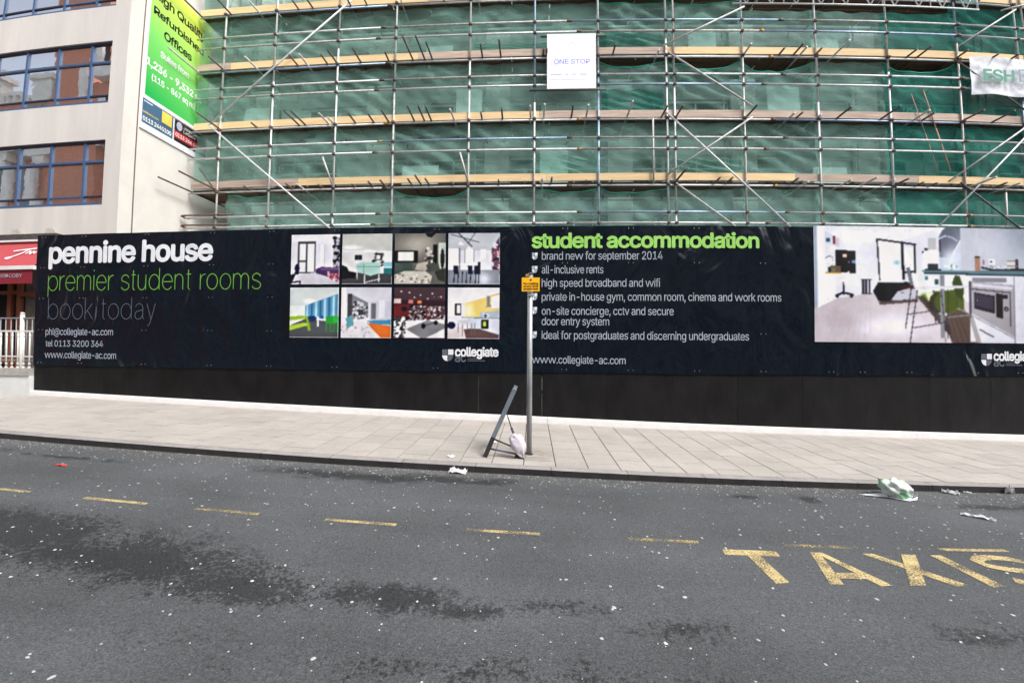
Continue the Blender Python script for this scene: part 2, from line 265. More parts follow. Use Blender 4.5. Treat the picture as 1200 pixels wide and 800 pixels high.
def thing(name, label, cat, at, group=None):
    o = link(name, None, None, at); o['label'] = label; o['category'] = cat
    if group: o['group'] = group
    return o
def tag(o, label=None, cat=None, group=None, kind=None):
    if label: o['label'] = label
    if cat: o['category'] = cat
    if group: o['group'] = group
    if kind: o['kind'] = kind
    return o
def copy_part(src, parent, at, rot=None):
    o = src.copy(); col.objects.link(o); o.parent = parent; o.location = Vector(at)-ORG[parent.name]; ORG[o.name] = Vector(at)
    if rot is not None: o.rotation_euler = rot
    return o

# ------------------------------------------------------------------ lettering
FONT = None
try: FONT = bpy.data.fonts.load(os.path.join(bpy.utils.system_resource('DATAFILES'), 'fonts', 'Inter.woff2'))
except Exception: pass
def text_pts(body, off=0., res=3, spacing=1., shear=0.):
    cu = bpy.data.curves.new('t', 'FONT'); cu.body = body; cu.offset = off; cu.resolution_u = res; cu.space_character = spacing; cu.shear = shear
    if FONT: cu.font = FONT
    o = bpy.data.objects.new('t', cu); col.objects.link(o); bpy.context.view_layer.update()
    me = bpy.data.meshes.new_from_object(o.evaluated_get(bpy.context.evaluated_depsgraph_get()))
    bpy.data.objects.remove(o); bpy.data.curves.remove(cu)
    v = np.array([q.co[:2] for q in me.vertices]); f = [tuple(p.vertices) for p in me.polygons]; bpy.data.meshes.remove(me)
    return v, f
GL = {}
def glyph(ch, res):
    k = (ch, res)
    if k not in GL and ch == 'w':           # the bundled face overlaps itself here: set it from two v's
        v, f, adv = glyph('v', res); d = adv*.80; n = len(v)
        GL[k] = (np.concatenate([v, v+np.array([[d, 0]])]), f+[tuple(i+n for i in q) for q in f], adv+d)
    if k not in GL:
        bar = text_pts('|', 0, res)[0][:, 0].max(); adv = text_pts(ch+'|', 0, res)[0][:, 0].max()-bar
        GL[k] = (text_pts(ch, 0, res) if ch != ' ' else (np.zeros((0, 2)), []))+(adv,)
    return GL[k]
def text_run(body, res, track):
    x = 0; V, F, n = [], [], 0
    for ch in body:
        v, f, adv = glyph(ch, res)
        if len(v): V.append(v+np.array([[x, 0]])); F += [tuple(i+n for i in q) for q in f]; n += len(v)
        x += adv+track
    return np.concatenate(V), F
ASC = {}
def lettering(body, u0, u1, zb, za, place, m, parent, res=3, track=-.03, name="lettering", ref='h', bold=0.):
    """text from u0 to u1 along the surface, base line zb, ascender / capital height za; place(u, z) gives the world point"""
    key = ref
    if key not in ASC: ASC[key] = text_pts(ref)[0][:, 1].max()
    v, f = text_run(body, res, track)
    x0, x1 = v[:, 0].min(), v[:, 0].max(); sx = (u1-u0)/(x1-x0+2*bold); sz = (za-zb)/(ASC[key]+bold); mb = MB()
    offs = [(0, 0)] if not bold else [(0, 0)]+[(bold*math.cos(t), bold*math.sin(t)) for t in np.linspace(0, 2*math.pi, 8, endpoint=False)]
    base = [Vector(place(u0, zb)), Vector(place(u1, zb)), Vector(place(u0, za))]; nrm = (base[1]-base[0]).cross(base[2]-base[0]).normalized()
    for k, (dx, dz) in enumerate(offs):
        n0 = len(mb.v); mb.v += [tuple(Vector(place(u0+(a-x0+bold+dx)*sx, zb+(b_+dz)*sz))+nrm*.0004*k) for a, b_ in v]; mb.f += [tuple(i+n0 for i in q) for q in f]
    mb.mi = [0]*len(mb.f); mb.sm = [False]*len(mb.f)
    return part(name, mb, m, parent)
def arc(cx, cy, rx, ry, a0, a1, n=14): return [(cx+rx*math.cos(math.radians(a0+(a1-a0)*i/n)), cy+ry*math.sin(math.radians(a0+(a1-a0)*i/n))) for i in range(n+1)]
HAIR = {'p': (1.0, [[(0, 1), (0, -.42)], arc(.44, .5, .44, .5, 0, 360, 28)]), 'r': (.46, [[(0, 0), (0, 1)], arc(.36, .55, .36, .43, 180, 80)]), 'e': (.98, [[(0, .52), (.86, .52)]+arc(.43, .5, .43, .5, 0, 325, 24)]),
        'm': (1.42, [[(0, 0), (0, 1)], arc(.31, .64, .31, .36, 180, 0)+[(.62, 0)], arc(.93, .64, .31, .36, 180, 0)+[(1.24, 0)]]), 'i': (.17, [[(0, 0), (0, 1)], [(0, 1.28), (0, 1.38)]]),
        's': (.80, [arc(.36, .74, .32, .26, 15, 215, 12)+[(.36, .53), (.52, .46)]+arc(.36, .26, .34, .26, 35, -165, 12)]), 't': (.5, [[(.16, 1.3), (.16, .18)]+arc(.30, .16, .14, .16, 180, 280, 6), [(0, 1), (.38, 1)]]),
        'u': (.88, [[(0, 1)]+arc(.33, .36, .33, .36, 180, 360)+[(.68, .4)], [(.68, 1), (.68, 0)]]), 'd': (1.06, [arc(.44, .5, .44, .5, 0, 360, 28), [(.88, 1.42), (.88, 0)]]), 'n': (.88, [[(0, 0), (0, 1)], arc(.34, .64, .34, .36, 180, 0)+[(.68, 0)]]),
        'o': (1.0, [arc(.44, .5, .44, .5, 0, 360, 28)]), 'b': (1.0, [[(0, 1.42), (0, 0)], arc(.44, .5, .44, .5, 0, 360, 28)]), 'k': (.74, [[(0, 1.42), (0, 0)], [(0, .36), (.6, 1)], [(.2, .58), (.68, 0)]]),
        'a': (.92, [arc(.37, .72, .31, .28, 165, 0, 12)+[(.68, .12), (.78, 0)], [(.68, .6), (.3, .52)]+arc(.3, .26, .27, .26, 90, 270, 10)+[(.5, .04), (.68, .25)]]), 'y': (.78, [[(0, 1), (.36, 0)], [(.7, 1), (.3, -.22), (.2, -.38), (.06, -.42)]]), ' ': (.48, [])}
def hairline(body, u0, u1, zb, za, place, m, parent, wd):
    """ultra-light lettering drawn as ribbons"""
    x = 0; L_ = []
    for ch in body:
        ad, st = HAIR[ch]; L_ += [[(x+a, b_) for a, b_ in q] for q in st]; x += ad+.10
    xm = max(a for q in L_ for a, _ in q); sx = (u1-u0)/xm; sz = (za-zb)/1.42; mb = MB()
    for k, q in enumerate(L_):
        pts = [Vector((u0+a*sx, zb+b_*sz)) for a, b_ in q]; closed = (pts[0]-pts[-1]).length < 1e-4; L, R = [], []
        for i, c in enumerate(pts):
            a = pts[i-1] if i else (pts[-2] if closed else c); b_ = pts[i+1] if i < len(pts)-1 else (pts[1] if closed else c); d = (b_-a).normalized(); nn = Vector((-d.y, d.x))*wd/2; L.append(c+nn); R.append(c-nn)
        n0 = len(mb.v); off = Vector((0, -.0004*(k % 4), 0))
        for a, b_ in zip(L, R): mb.v += [tuple(Vector(place(a.x, a.y))+off), tuple(Vector(place(b_.x, b_.y))+off)]
        for i in range(len(pts)-1): mb.f.append((n0+2*i, n0+2*i+1, n0+2*i+3, n0+2*i+2)); mb.mi.append(0); mb.sm.append(False)
    return part("lettering", mb, m, parent)

# ================================================================== GROUND, ROAD, PAVEMENT
mb = MB(); b = .03022
def gsheet(x0, x1, y0, y1, dz): return [(x0, y0, -1.0866-b*x0+dz), (x1, y0, -1.0866-b*x1+dz), (x1, y1, -1.0866-b*x1+dz), (x0, y1, -1.0866-b*x0+dz)]
mb.quad(*gsheet(-400, 400, -400, 400, -.02)); tag(part("ground", mb, M['earth']), kind='structure')
mb = MB()
for i in range(-60, 60, 4): mb.quad(*gsheet(i, i+4, -13.5, -2.835, 0))
road = tag(part("road", mb, M['asphalt']), kind='structure')
# far pavement behind the camera
mb = MB(); mb.hexa([(x, y, rz(x, y)-.1) for x, y in ((-60, -17), (60, -17), (60, -13.5), (-60, -13.5))], [(x, y, rz(x, y)+.11) for x, y in ((-60, -17), (60, -17), (60, -13.5), (-60, -13.5))])
tag(part("far_pavement", mb, M['flag']), kind='structure')
# dashes and letters of the road marking
def flat(pts, dz=.004, m=0):
    q = MB(); area = sum(pts[i][0]*pts[(i+1) % len(pts)][1]-pts[(i+1) % len(pts)][0]*pts[i][1] for i in range(len(pts)))
    if area < 0: pts = pts[::-1]
    q.quad(*[(x, y, rz(x, y)+dz) for x, y in pts]); return q
def join(*l):
    r = MB()
    for q in l:
        n = len(r.v); r.v += q.v; r.f += [tuple(i+n for i in f) for f in q.f]; r.mi += q.mi; r.sm += q.sm
    return r
for (x0, x1, k) in ((-6.6, -6.0, 0), (-5.35, -4.675, 0), (-4.077, -3.435, 0), (-2.95, -2.356, 1), (-1.755, -1.132, 0), (-.536, .078, 0), (.80, 1.37, 1), (2.074, 2.688, 1), (3.371, 3.958, 0), (4.66, 5.25, 0)):
    part("dash_marking", flat([(x0, -4.372), (x1, -4.372), (x1, -4.418), (x0, -4.418)]), M['yroad2' if k else 'yroad'], road)
part("letter_marking", join(flat([(1.512, -4.505), (1.938, -4.505), (1.922, -4.592), (1.497, -4.594)]), flat([(1.668, -4.5925), (1.766, -4.592), (1.766, -4.965), (1.664, -4.983)])), M['yroad'], road)
part("letter_marking", join(flat([(2.212, -4.505), (2.262, -4.505), (2.267, -4.56), (2.139, -4.97), (2.044, -4.97)]), flat([(2.262, -4.503), (2.307, -4.503), (2.483, -4.962), (2.392, -4.978), (2.268, -4.565)]),
     flat([(2.188, -4.815), (2.345, -4.815), (2.372, -4.892), (2.164, -4.892)], .006)), M['yroad'], road)
part("letter_marking", join(flat([(2.633, -4.503), (2.722, -4.498), (3.044, -4.937), (2.94, -4.96)]), flat([(2.95, -4.5), (3.067, -4.505), (2.72, -4.962), (2.605, -4.965)], .006)), M['yroad'], road)
part("letter_marking", flat([(3.19, -4.5), (3.28, -4.498), (3.302, -4.956), (3.2, -4.97)]), M['yroad'], road)
S = [(3.88, -4.61), (3.81, -4.545), (3.68, -4.52), (3.56, -4.535), (3.49, -4.585), (3.5, -4.655), (3.58, -4.705), (3.7, -4.74), (3.82, -4.78), (3.87, -4.85), (3.82, -4.925), (3.68, -4.955), (3.55, -4.935), (3.47, -4.87)]
mbS = MB(); L_, R_ = [], []
for i, (x, y) in enumerate(S):
    a = Vector(S[max(0, i-1)]); c = Vector(S[min(len(S)-1, i+1)]); d = (c-a).normalized(); n = Vector((-d.y, d.x))*.043; L_.append((x+n.x, y+n.y)); R_.append((x-n.x, y-n.y))
part("letter_marking", join(*[flat([L_[i], L_[i+1], R_[i+1], R_[i]]) for i in range(len(S)-1)]), M['yroad'], road)

# pavement: bed, kerb stones, slabs
mb = MB()
for i in range(-80, 80):
    x0, x1 = i*.5, i*.5+.5
    for (y0, y1) in ((-2.70, -1.4), (-1.4, -.6), (-.6, .5)): mb.quad((x0, y0, gz(x0, y0)-.022), (x1, y0, gz(x1, y0)-.022), (x1, y1, gz(x1, y1)-.022), (x0, y1, gz(x0, y1)-.022))
pav = tag(part("pavement", mb, M['bed'], at=(0, -1.4, gz(0, -1.4))), kind='structure')
def kerbmesh(x0, x1):
    q = MB(); y0, y1, yb = -2.838, -2.704, -2.826
    t = [(x0, yb, gz(x0, yb)), (x1, yb, gz(x1, yb)), (x1, y1, gz(x1, y1)), (x0, y1, gz(x0, y1))]
    bt = [(x0, y0, rz(x0, 0)-.05), (x1, y0, rz(x1, 0)-.05), (x1, y1, rz(x1, 0)-.05), (x0, y1, rz(x0, 0)-.05)]
    md = [(x0, y0, gz(x0, yb)-.005), (x1, y0, gz(x1, yb)-.005)]
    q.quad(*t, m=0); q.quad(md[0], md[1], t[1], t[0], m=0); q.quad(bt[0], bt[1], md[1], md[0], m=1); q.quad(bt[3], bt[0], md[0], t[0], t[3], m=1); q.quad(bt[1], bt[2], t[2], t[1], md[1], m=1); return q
x = -14.4
while x < 13:
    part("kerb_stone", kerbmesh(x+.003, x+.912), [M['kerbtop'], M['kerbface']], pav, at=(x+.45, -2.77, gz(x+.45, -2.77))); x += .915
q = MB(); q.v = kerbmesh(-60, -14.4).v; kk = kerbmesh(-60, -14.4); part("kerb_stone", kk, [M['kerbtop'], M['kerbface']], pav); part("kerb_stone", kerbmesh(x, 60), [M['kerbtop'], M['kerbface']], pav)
hx, hy, th = .1952, .217, .02
def slab(hy):
    q = MB(); e = .002
    q.hexa([(-hx, -hy, -.03), (hx, -hy, -.03), (hx, hy, -.03), (-hx, hy, -.03)], [(-hx, -hy, -e), (hx, -hy, -e), (hx, hy, -e), (-hx, hy, -e)])
    q.hexa([(-hx, -hy, -e), (hx, -hy, -e), (hx, hy, -e), (-hx, hy, -e)], [(-hx+e, -hy+e, 0), (hx-e, -hy+e, 0), (hx-e, hy-e, 0), (-hx+e, hy-e, 0)]); return q
rot = Vector((0, 0, 1)).rotation_difference(Vector((.03022, -.01775, 1)).normalized()).to_euler()
cells = []
for n in range(-34, 30):
    xc = .3027+.4*n+.2; y = -2.70; first = True
    while y < -.07:
        h = .44
        if first and n % 2: h = .22
        first = False; h = min(h, -.07-y)
        if h < .08: break
        cells.append((xc, y+h/2, h)); y += h
cells.sort(key=lambda c: math.hypot(c[0], c[1]+7.78))
full = slab(.2125).mesh("paving_slab", [M['flag']]); proto = None; rest = MB(); k = 0
for (xc, yc, h) in cells:
    z = gz(xc, yc)+random.uniform(-.001, .0015)
    if k < 298 and xc > -10.3:
        me = full if abs(h-.44) < .01 else slab(h/2-.0075).mesh("paving_slab", [M['flag']]); k += 1
        o = link("paving_slab", me, pav, (xc, yc, z)); o.rotation_euler = (rot.x+random.uniform(-.0015, .0015), rot.y+random.uniform(-.0015, .0015), 0)
    else:
        a, c = hx, h/2-.002; rest.hexa([(xc+i, yc+j, gz(xc+i, yc+j)-.03) for i, j in ((-a, -c), (a, -c), (a, c), (-a, c))], [(xc+i, yc+j, gz(xc+i, yc+j)) for i, j in ((-a, -c), (a, -c), (a, c), (-a, c))])
o = part("paving_slab", rest, M['flag'], pav); o['kind'] = 'stuff'

# ================================================================== HOARDING
hoard = thing("hoarding", "long black plywood site hoarding with a white base board along the pavement", "hoarding", (0, 0, -.96))
x = -10.672; i = 0
while x < 14:
    wd = 1.105 if i == 0 else 1.22
    q = MB(); x0, x1 = x+.002, x+wd-.002; dy = random.uniform(0, .0035)
    q.hexa([(x0, .012+dy, gz(x0, 0)), (x1, .012+dy, gz(x1, 0)), (x1, .035, gz(x1, 0)), (x0, .035, gz(x0, 0))], [(x0, .012+dy, 2.755), (x1, .012+dy, 2.755), (x1, .035, 2.755), (x0, .035, 2.755)])
    part("hoarding_panel", q, M['ply'], hoard, at=(x+wd/2, .02, 0)); x += wd; i += 1
q = MB()
for xx in np.arange(-10.6, 14, 1.22): q.box(xx, xx+.08, .04, .12, gz(xx, 0), 2.70)
for zz in (2.5, 1.2, -.1): q.box(-10.6, 14, .122, .17, zz, zz+.08)
part("support_frame", q, M['wood_old'], hoard)
for (x0, x1) in ((-10.675, -4.1), (-4.095, .293), (.299, 7.2), (7.206, 14)):
    q = MB(); n = max(1, int((x1-x0)/.6))
    q.hexa([(x0, -.065, gz(x0, 0)-.02), (x1, -.065, gz(x1, 0)-.02), (x1, .011, gz(x1, 0)-.02), (x0, .011, gz(x0, 0)-.02)], [(x0, -.06, gz(x0, 0)+.095), (x1, -.06, gz(x1, 0)+.095), (x1, .011, gz(x1, 0)+.112), (x0, .011, gz(x0, 0)+.112)])
    part("base_board", q, M['white'], hoard)

# ================================================================== BANNER
ban = thing("banner", "glossy navy vinyl banner with green and white lettering and room photographs, fixed along the hoarding", "banner", (0, -.01, 0))
seams = [-10.672, -7.99, -5.215, -3.855, -1.86, .61, 3.08, 4.32, 7.1, 10.2, 14]
for a, c in zip(seams, seams[1:]):
    q = MB(); n = max(2, int((c-a)/.06)); n2 = 30
    def yy(x, z): return -.004-.006*noise.noise(Vector((x*1.7, 3.1, z*1.2)))-.003*math.exp(-z*z*6)
    zb = lambda x: -.012+.012*noise.noise(Vector((x*.9, 0, 5)))
    P = lambda x, tt: (x, yy(x, zb(x)+(2.79-zb(x))*tt), zb(x)+(2.785+.012*noise.noise(Vector((x*.8, 9, 0)))-zb(x))*tt)
    for ii in range(n+1):
        for jj in range(n2+1): q.v.append(P(a+.0015+(c-a-.0015)*ii/n, jj/n2))
    for ii in range(n):
        for jj in range(n2): k = ii*(n2+1)+jj; q.f.append((k, k+n2+1, k+n2+2, k+1)); q.mi.append(0); q.sm.append(True)
    part("vinyl_sheet", q, M['navy'], ban)
fy = lambda d: (lambda u, z: (u, -.0125-d, z))
F0 = fy(0)
lettering("pennine house", -10.352, -6.474, 2.182, 2.63, F0, M['tw'], ban, bold=.026, ref='h')
hairline("premier student rooms", -10.338, -5.422, 1.585, 2.03, F0, M['tg2'], ban, .0185)
hairline("book today", -10.314, -7.74, .977, 1.435, F0, M['tgrey'], ban, .0135)
lettering("phl@collegiate-ac.com", -10.368, -8.715, .64, .785, F0, M['tgrey2'], ban, res=2, ref='h')
lettering("tel 0113 3200 364", -10.36, -8.943, .395, .525, F0, M['tgrey2'], ban, res=2, ref='h')
lettering("www.collegiate-ac.com", -10.375, -8.631, .15, .295, F0, M['tgrey2'], ban, res=2, ref='h')
lettering("student accommodation", -.027, 4.258, 2.373, 2.657, F0, M['tg'], ban, bold=.026, ref='h')
for (bd, u0, u1, z) in (("brand new for september 2014", .17, 2.441, 2.14), ("all-inclusive rents", .171, 1.335, 1.878), ("high speed broadband and wifi", .173, 2.392, 1.624), ("private in-house gym, common room, cinema and work rooms", .175, 4.661, 1.36),
                        ("on-site concierge, cctv and secure", .177, 2.647, 1.09), ("door entry system", .178, 1.45, .892), ("ideal for postgraduates and discerning undergraduates", .18, 4.049, .627)):
    lettering(bd, u0, u1, z, z+.153, F0, M['tgrey2'], ban, res=2, ref='h')
lettering("www.collegiate-ac.com", .0, 1.757, .163, .308, F0, M['tgrey2'], ban, res=2, ref='h')
def shield(x0, x1, z0, z1):
    q = MB(); cx = (x0+x1)/2; cz = z0+(z1-z0)*.52; g = (x1-x0)*.03; y = -.0125
    q.quad((x0, y, cz+g), (cx-g, y, cz+g), (cx-g, y, z1), (x0, y, z1), m=1); q.quad((cx+g, y, cz+g), (x1, y, cz+g), (x1, y, z1), (cx+g, y, z1), m=0)
    arc = [(x0+(cx-x0)*(1-math.cos(t)), cz-(cz-z0)*math.sin(t)) for t in np.linspace(0, math.pi/2, 8)]
    q.quad(*[(a, y, c) for a, c in arc[:-1]], (cx-g, y, z0), (cx-g, y, cz-g), (x0, y, cz-g), m=0)
    q.quad(*[(2*cx-a, y, c) for a, c in reversed(arc[:-1])], (x1, y, cz-g), (cx+g, y, cz-g), (cx+g, y, z0), m=1)
    return q
def emblem(x0, zt):
    part("emblem", shield(x0, x0+.215, zt-.225, zt), [M['tw'], M['tgrey']], ban)
    lettering("collegiate", x0+.245, x0+1.09, zt-.125, zt+.05, F0, M['tw'], ban, bold=.03, ref='l')
    lettering("ac", x0+.245, x0+.465, zt-.235, zt-.06, fy(-.001), M['tgrey'], ban, bold=.015, ref='l')
    q = MB(); q.quad(*[(a, -.0125, c) for a, c in ((x0+.49, zt-.186), (x0+.68, zt-.186), (x0+.68, zt-.172), (x0+.49, zt-.172))]); q.quad(*[(a, -.0125, c) for a, c in ((x0+.49, zt-.222), (x0+.83, zt-.222), (x0+.83, zt-.208), (x0+.49, zt-.208))])
    part("strap_line", q, M['tgrey'], ban)
emblem(-1.735, .412); emblem(8.51, .41)
for z in (2.21, 1.955, 1.70, 1.435, 1.172, .705): part("bullet", shield(-.018, .088, z-.067, z+.067), [M['tw'], M['tgrey2']], ban)
q = MB()
for xx in list(seams[1:-1])+[-10.5, -9.5, -6.5, 1.85, 5.6, 6.2, 8.4, 9.3]:
    for zz in (2.735, 2.08, 1.42, .75, .05):
        for d in (-.045, .045):
            q.tube((xx+d, -.012, zz), (xx+d, -.017, zz), .008, 6)
o = part("fixings", q, M['screw'], ban); o.name = "fixing"; o['kind'] = 'stuff'

# ---- printed room photographs (flat ink, painted on a fine sheet)
class Pic:
    def __init__(s, x0, x1, y0, y1, n, c):
        s.x0, s.x1, s.y0, s.y1 = x0, x1, y0, y1; s.nx = n; s.ny = max(2, int(n*(y1-y0)/(x1-x0)))
        s.X, s.Y = np.meshgrid(np.linspace(x0, x1, s.nx+1), np.linspace(y0, y1, s.ny+1)); s.c = np.ones(s.X.shape+(3,))*np.array(c)/255.; s.rg = np.random.RandomState(int(abs(x0*7+y0*3)) % 999)
    def put(s, m, c, a=1.): s.c[m] = s.c[m]*(1-a)+np.array(c)/255.*a
    def rect(s, x0, y0, x1, y1, c, a=1.): s.put((s.X >= x0) & (s.X <= x1) & (s.Y >= y0) & (s.Y <= y1), c, a)
    def ell(s, x, y, rx, ry, c, a=1.): s.put(((s.X-x)/rx)**2+((s.Y-y)/ry)**2 <= 1, c, a)
    def poly(s, P, c, a=1.):
        m = np.zeros(s.X.shape, bool); n = len(P)
        for i in range(n):
            (xa, ya), (xb, yb) = P[i], P[(i+1) % n]
            if ya == yb: continue
            m ^= ((ya > s.Y) != (yb > s.Y)) & (s.X < (xb-xa)*(s.Y-ya)/(yb-ya)+xa)
        s.put(m, c, a)
    def line(s, P, w, c, a=1.):
        for (xa, ya), (xb, yb) in zip(P, P[1:]):
            dx, dy = xb-xa, yb-ya; l = dx*dx+dy*dy+1e-9; t = np.clip(((s.X-xa)*dx+(s.Y-ya)*dy)/l, 0, 1); s.put(np.hypot(s.X-xa-t*dx, s.Y-ya-t*dy) <= w/2, c, a)
    def soft(s, x, y, rx, ry, c, a=1.):
        k = np.exp(-(((s.X-x)/rx)**2+((s.Y-y)/ry)**2))[..., None]*a; s.c = s.c*(1-k)+np.array(c)/255.*k
    def speckle(s, x0, y0, x1, y1, cols, n, r):
        for _ in range(n): s.ell(s.rg.uniform(x0, x1), s.rg.uniform(y0, y1), r*s.rg.uniform(.5, 1.5), r*s.rg.uniform(.4, 1.2), cols[s.rg.randint(len(cols))])
    def build(s, X0, X1, Zt, Zb, y=-.0145):
        for ax in (0, 1): s.c = np.take(s.c, np.clip(np.arange(s.c.shape[ax])-1, 0, None), ax)*.25+s.c*.5+np.take(s.c, np.clip(np.arange(s.c.shape[ax])+1, None, s.c.shape[ax]-1), ax)*.25
        def blur(a, r):
            for ax in (0, 1):
                k = np.cumsum(np.concatenate([np.repeat(np.take(a, [0], ax), r+1, ax), a, np.repeat(np.take(a, [-1], ax), r, ax)], ax), ax); n_ = a.shape[ax]
                a = (np.take(k, np.arange(n_)+2*r+1, ax)-np.take(k, np.arange(n_), ax))/(2*r+1)
            return a
        R_ = max(3, s.nx//14); lum = s.c.mean(-1, keepdims=True); s.c = s.c+.34*(lum-blur(blur(lum, R_), R_)); g_ = s.rg.normal(0, 1, lum.shape); s.c = s.c*(1+.08*blur(blur(g_, 3), 2)+.05*blur(g_, max(5, R_))); s.c = s.c.mean(-1, keepdims=True)*.10+s.c*.90; s.c = np.clip(s.c, 0, 1); s.c = s.c*(.72+.28*s.c)*1.07
        c = np.clip(s.c+s.rg.normal(0, .012, s.c.shape), 0, 1); lin = np.where(c <= .04045, c/12.92, ((c+.055)/1.055)**2.4)*.78
        me = bpy.data.meshes.new("photo_print"); nx, ny = s.nx, s.ny
        u = (s.X-s.x0)/(s.x1-s.x0); v = (s.Y-s.y0)/(s.y1-s.y0)
        co = np.stack([X0+u*(X1-X0), np.full(u.shape, y), Zt+v*(Zb-Zt)], -1).reshape(-1, 3)-np.array(ORG[ban.name])
        i = np.arange((nx+1)*(ny+1)).reshape(ny+1, nx+1); f = np.stack([i[1:, :-1], i[1:, 1:], i[:-1, 1:], i[:-1, :-1]], -1).reshape(-1, 4)
        me.vertices.add(len(co)); me.vertices.foreach_set('co', co.ravel()); me.loops.add(f.size); me.loops.foreach_set('vertex_index', f.ravel()); me.polygons.add(len(f)); me.polygons.foreach_set('loop_start', np.arange(0, f.size, 4)); me.update(calc_edges=True)
        at = me.color_attributes.new("print", 'FLOAT_COLOR', 'POINT'); at.data.foreach_set('color', np.concatenate([lin.reshape(-1, 3), np.ones((len(co), 1))], 1).ravel())
        me.materials.append(M['photo']); return link("photo_print", me, ban)
# the large studio-flat photograph, in the coordinates of the photograph as printed
P = Pic(953, 1240, 264.5, 401, 330, (222, 224, 238))
P.soft(1010, 275, 60, 10, (240, 240, 250)); P.poly([(1040, 262), (1103, 262), (1080, 272), (1045, 284)], (236, 236, 246)); P.rect(953, 262, 957, 402, (176, 188, 206)); P.rect(957, 262, 966, 402, (238, 240, 250))
P.poly([(953, 362), (977, 350), (1014, 344), (1120, 344), (1190, 402), (953, 402)], (206, 198, 206)); P.soft(1040, 383, 42, 16, (240, 238, 250)); P.soft(985, 375, 20, 12, (194, 180, 188), .6)
for k in range(9): P.line([(960+k*7, 400), (985+k*4, 350)], .6, (190, 178, 184), .35)
P.poly([(966, 320), (978, 321), (978, 350), (957, 361), (957, 330)], (236, 238, 250)); P.poly([(966, 270), (983, 279), (983, 291), (966, 285)], (215, 218, 232)); P.rect(967, 279, 972, 283, (45, 110, 150)); P.rect(975, 276, 978, 286, (150, 50, 80)); P.rect(979, 279, 981, 288, (220, 190, 205))
P.poly([(977.5, 292.5), (1000.8, 294), (1000.8, 320), (977.5, 319)], (14, 14, 20)); P.rect(986, 297, 990.5, 302, (235, 200, 190)); P.ell(993, 307, 1.6, 1.8, (160, 110, 170)); P.rect(996, 304, 1000, 308.5, (120, 170, 205)); P.rect(995, 296, 999, 299, (60, 60, 70))
P.line([(966, 303), (970, 300), (974, 301), (974.5, 305)], .7, (90, 90, 110)); P.rect(972, 311, 984, 320, (140, 112, 96)); P.ell(975.5, 316.5, 2.2, 2.2, (130, 160, 120)); P.rect(969, 313.5, 971.5, 320, (28, 60, 92)); P.rect(966, 319.5, 984, 321, (226, 170, 60)); P.poly([(962, 321), (988, 321), (978, 325), (962, 325)], (244, 244, 250))
P.poly([(990, 319), (993.5, 317), (994, 326), (991, 331), (982, 330), (982, 327.5), (989, 327)], (236, 236, 248)); P.line([(986, 331), (986.5, 345)], 1.6, (30, 30, 42)); P.line([(978, 346.5), (986, 343), (997, 345.5)], 2, (22, 22, 34)); P.ell(995, 347, 1.8, 1.6, (22, 22, 34)); P.ell(979, 347.5, 1.8, 1.6, (22, 22, 34))
for k in range(3): P.rect(1007.2+k*3.8, 327, 1009.6+k*3.8, 344, (66, 66, 82))
P.line([(1007, 327.4), (1018, 327.4)], .9, (66, 66, 82)); P.line([(1007, 343.8), (1018, 343.8)], .9, (66, 66, 82))
P.rect(1026.5, 281, 1053, 331, (244, 244, 250)); P.line([(1025.5, 279.5), (1070, 285.2)], 1.7, (28, 28, 38)); P.line([(1025.8, 280), (1028, 328)], 1.5, (34, 34, 44)); P.line([(1054.5, 283), (1055.5, 326)], 2.7, (24, 26, 36)); P.line([(1069, 285), (1069, 318)], 1.9, (24, 26, 36)); P.line([(1055, 318.5), (1069, 317.5)], 1.9, (24, 26, 36)); P.rect(1057, 289, 1067, 315.5, (238, 238, 250)); P.soft(1048, 307, 4, 3, (150, 205, 220))
P.poly([(1026, 331), (1060, 330), (1068, 334), (1060, 352), (1040, 353), (1026, 352), (1020, 341)], (18, 42, 58)); P.poly([(1050, 334), (1066, 333), (1070, 337), (1052, 340)], (100, 44, 40)); P.poly([(1048, 341), (1062, 337), (1072, 338), (1072, 350), (1040, 352)], (196, 198, 210)); P.poly([(1026, 353), (1060, 351), (1072, 349), (1072, 353), (1028, 357)], (120, 100, 105)); P.rect(1052, 342, 1056, 343.2, (110, 110, 120))
P.poly([(1072, 330), (1095, 324), (1095, 344), (1072, 344)], (228, 228, 238)); P.rect(1080, 323, 1084, 327, (60, 150, 165)); P.rect(1092, 326, 1096, 332, (60, 110, 110))
P.poly([(1072, 342), (1120, 338), (1126, 350), (1126, 366), (1112, 368), (1090, 362), (1074, 352)], (110, 130, 40)); P.poly([(1072, 342), (1090, 340), (1096, 352), (1092, 364), (1082, 360), (1073, 350)], (214, 224, 196)); P.poly([(1075, 345), (1080, 343), (1090, 363), (1084, 361)], (140, 170, 70)); P.ell(1094, 354, 9, 12, (92, 78, 46)); P.ell(1104, 353, 13, 13, (104, 122, 36)); P.poly([(1112, 330), (1116, 321), (1121, 322), (1126, 338), (1124, 352), (1116, 344)], (84, 108, 34))
P.poly([(1098, 372), (1124, 360), (1133, 368), (1142, 402), (1112, 402)], (118, 98, 90)); [P.line([(1104+k*7, 402), (1100+k*5, 372)], .7, (86, 70, 62), .7) for k in range(5)]; P.poly([(1070, 346), (1078, 346), (1108, 380), (1110, 392), (1104, 388)], (90, 72, 70), .8)
P.rect(1085, 277, 1094.5, 292, (196, 200, 204)); P.poly([(1079, 294), (1088, 291), (1098, 292), (1098, 314), (1079, 314)], (242, 242, 250)); P.ell(1082.5, 290.5, 2, 1.3, (50, 50, 60)); P.ell(1078.5, 294, 1, 1.3, (50, 50, 60))
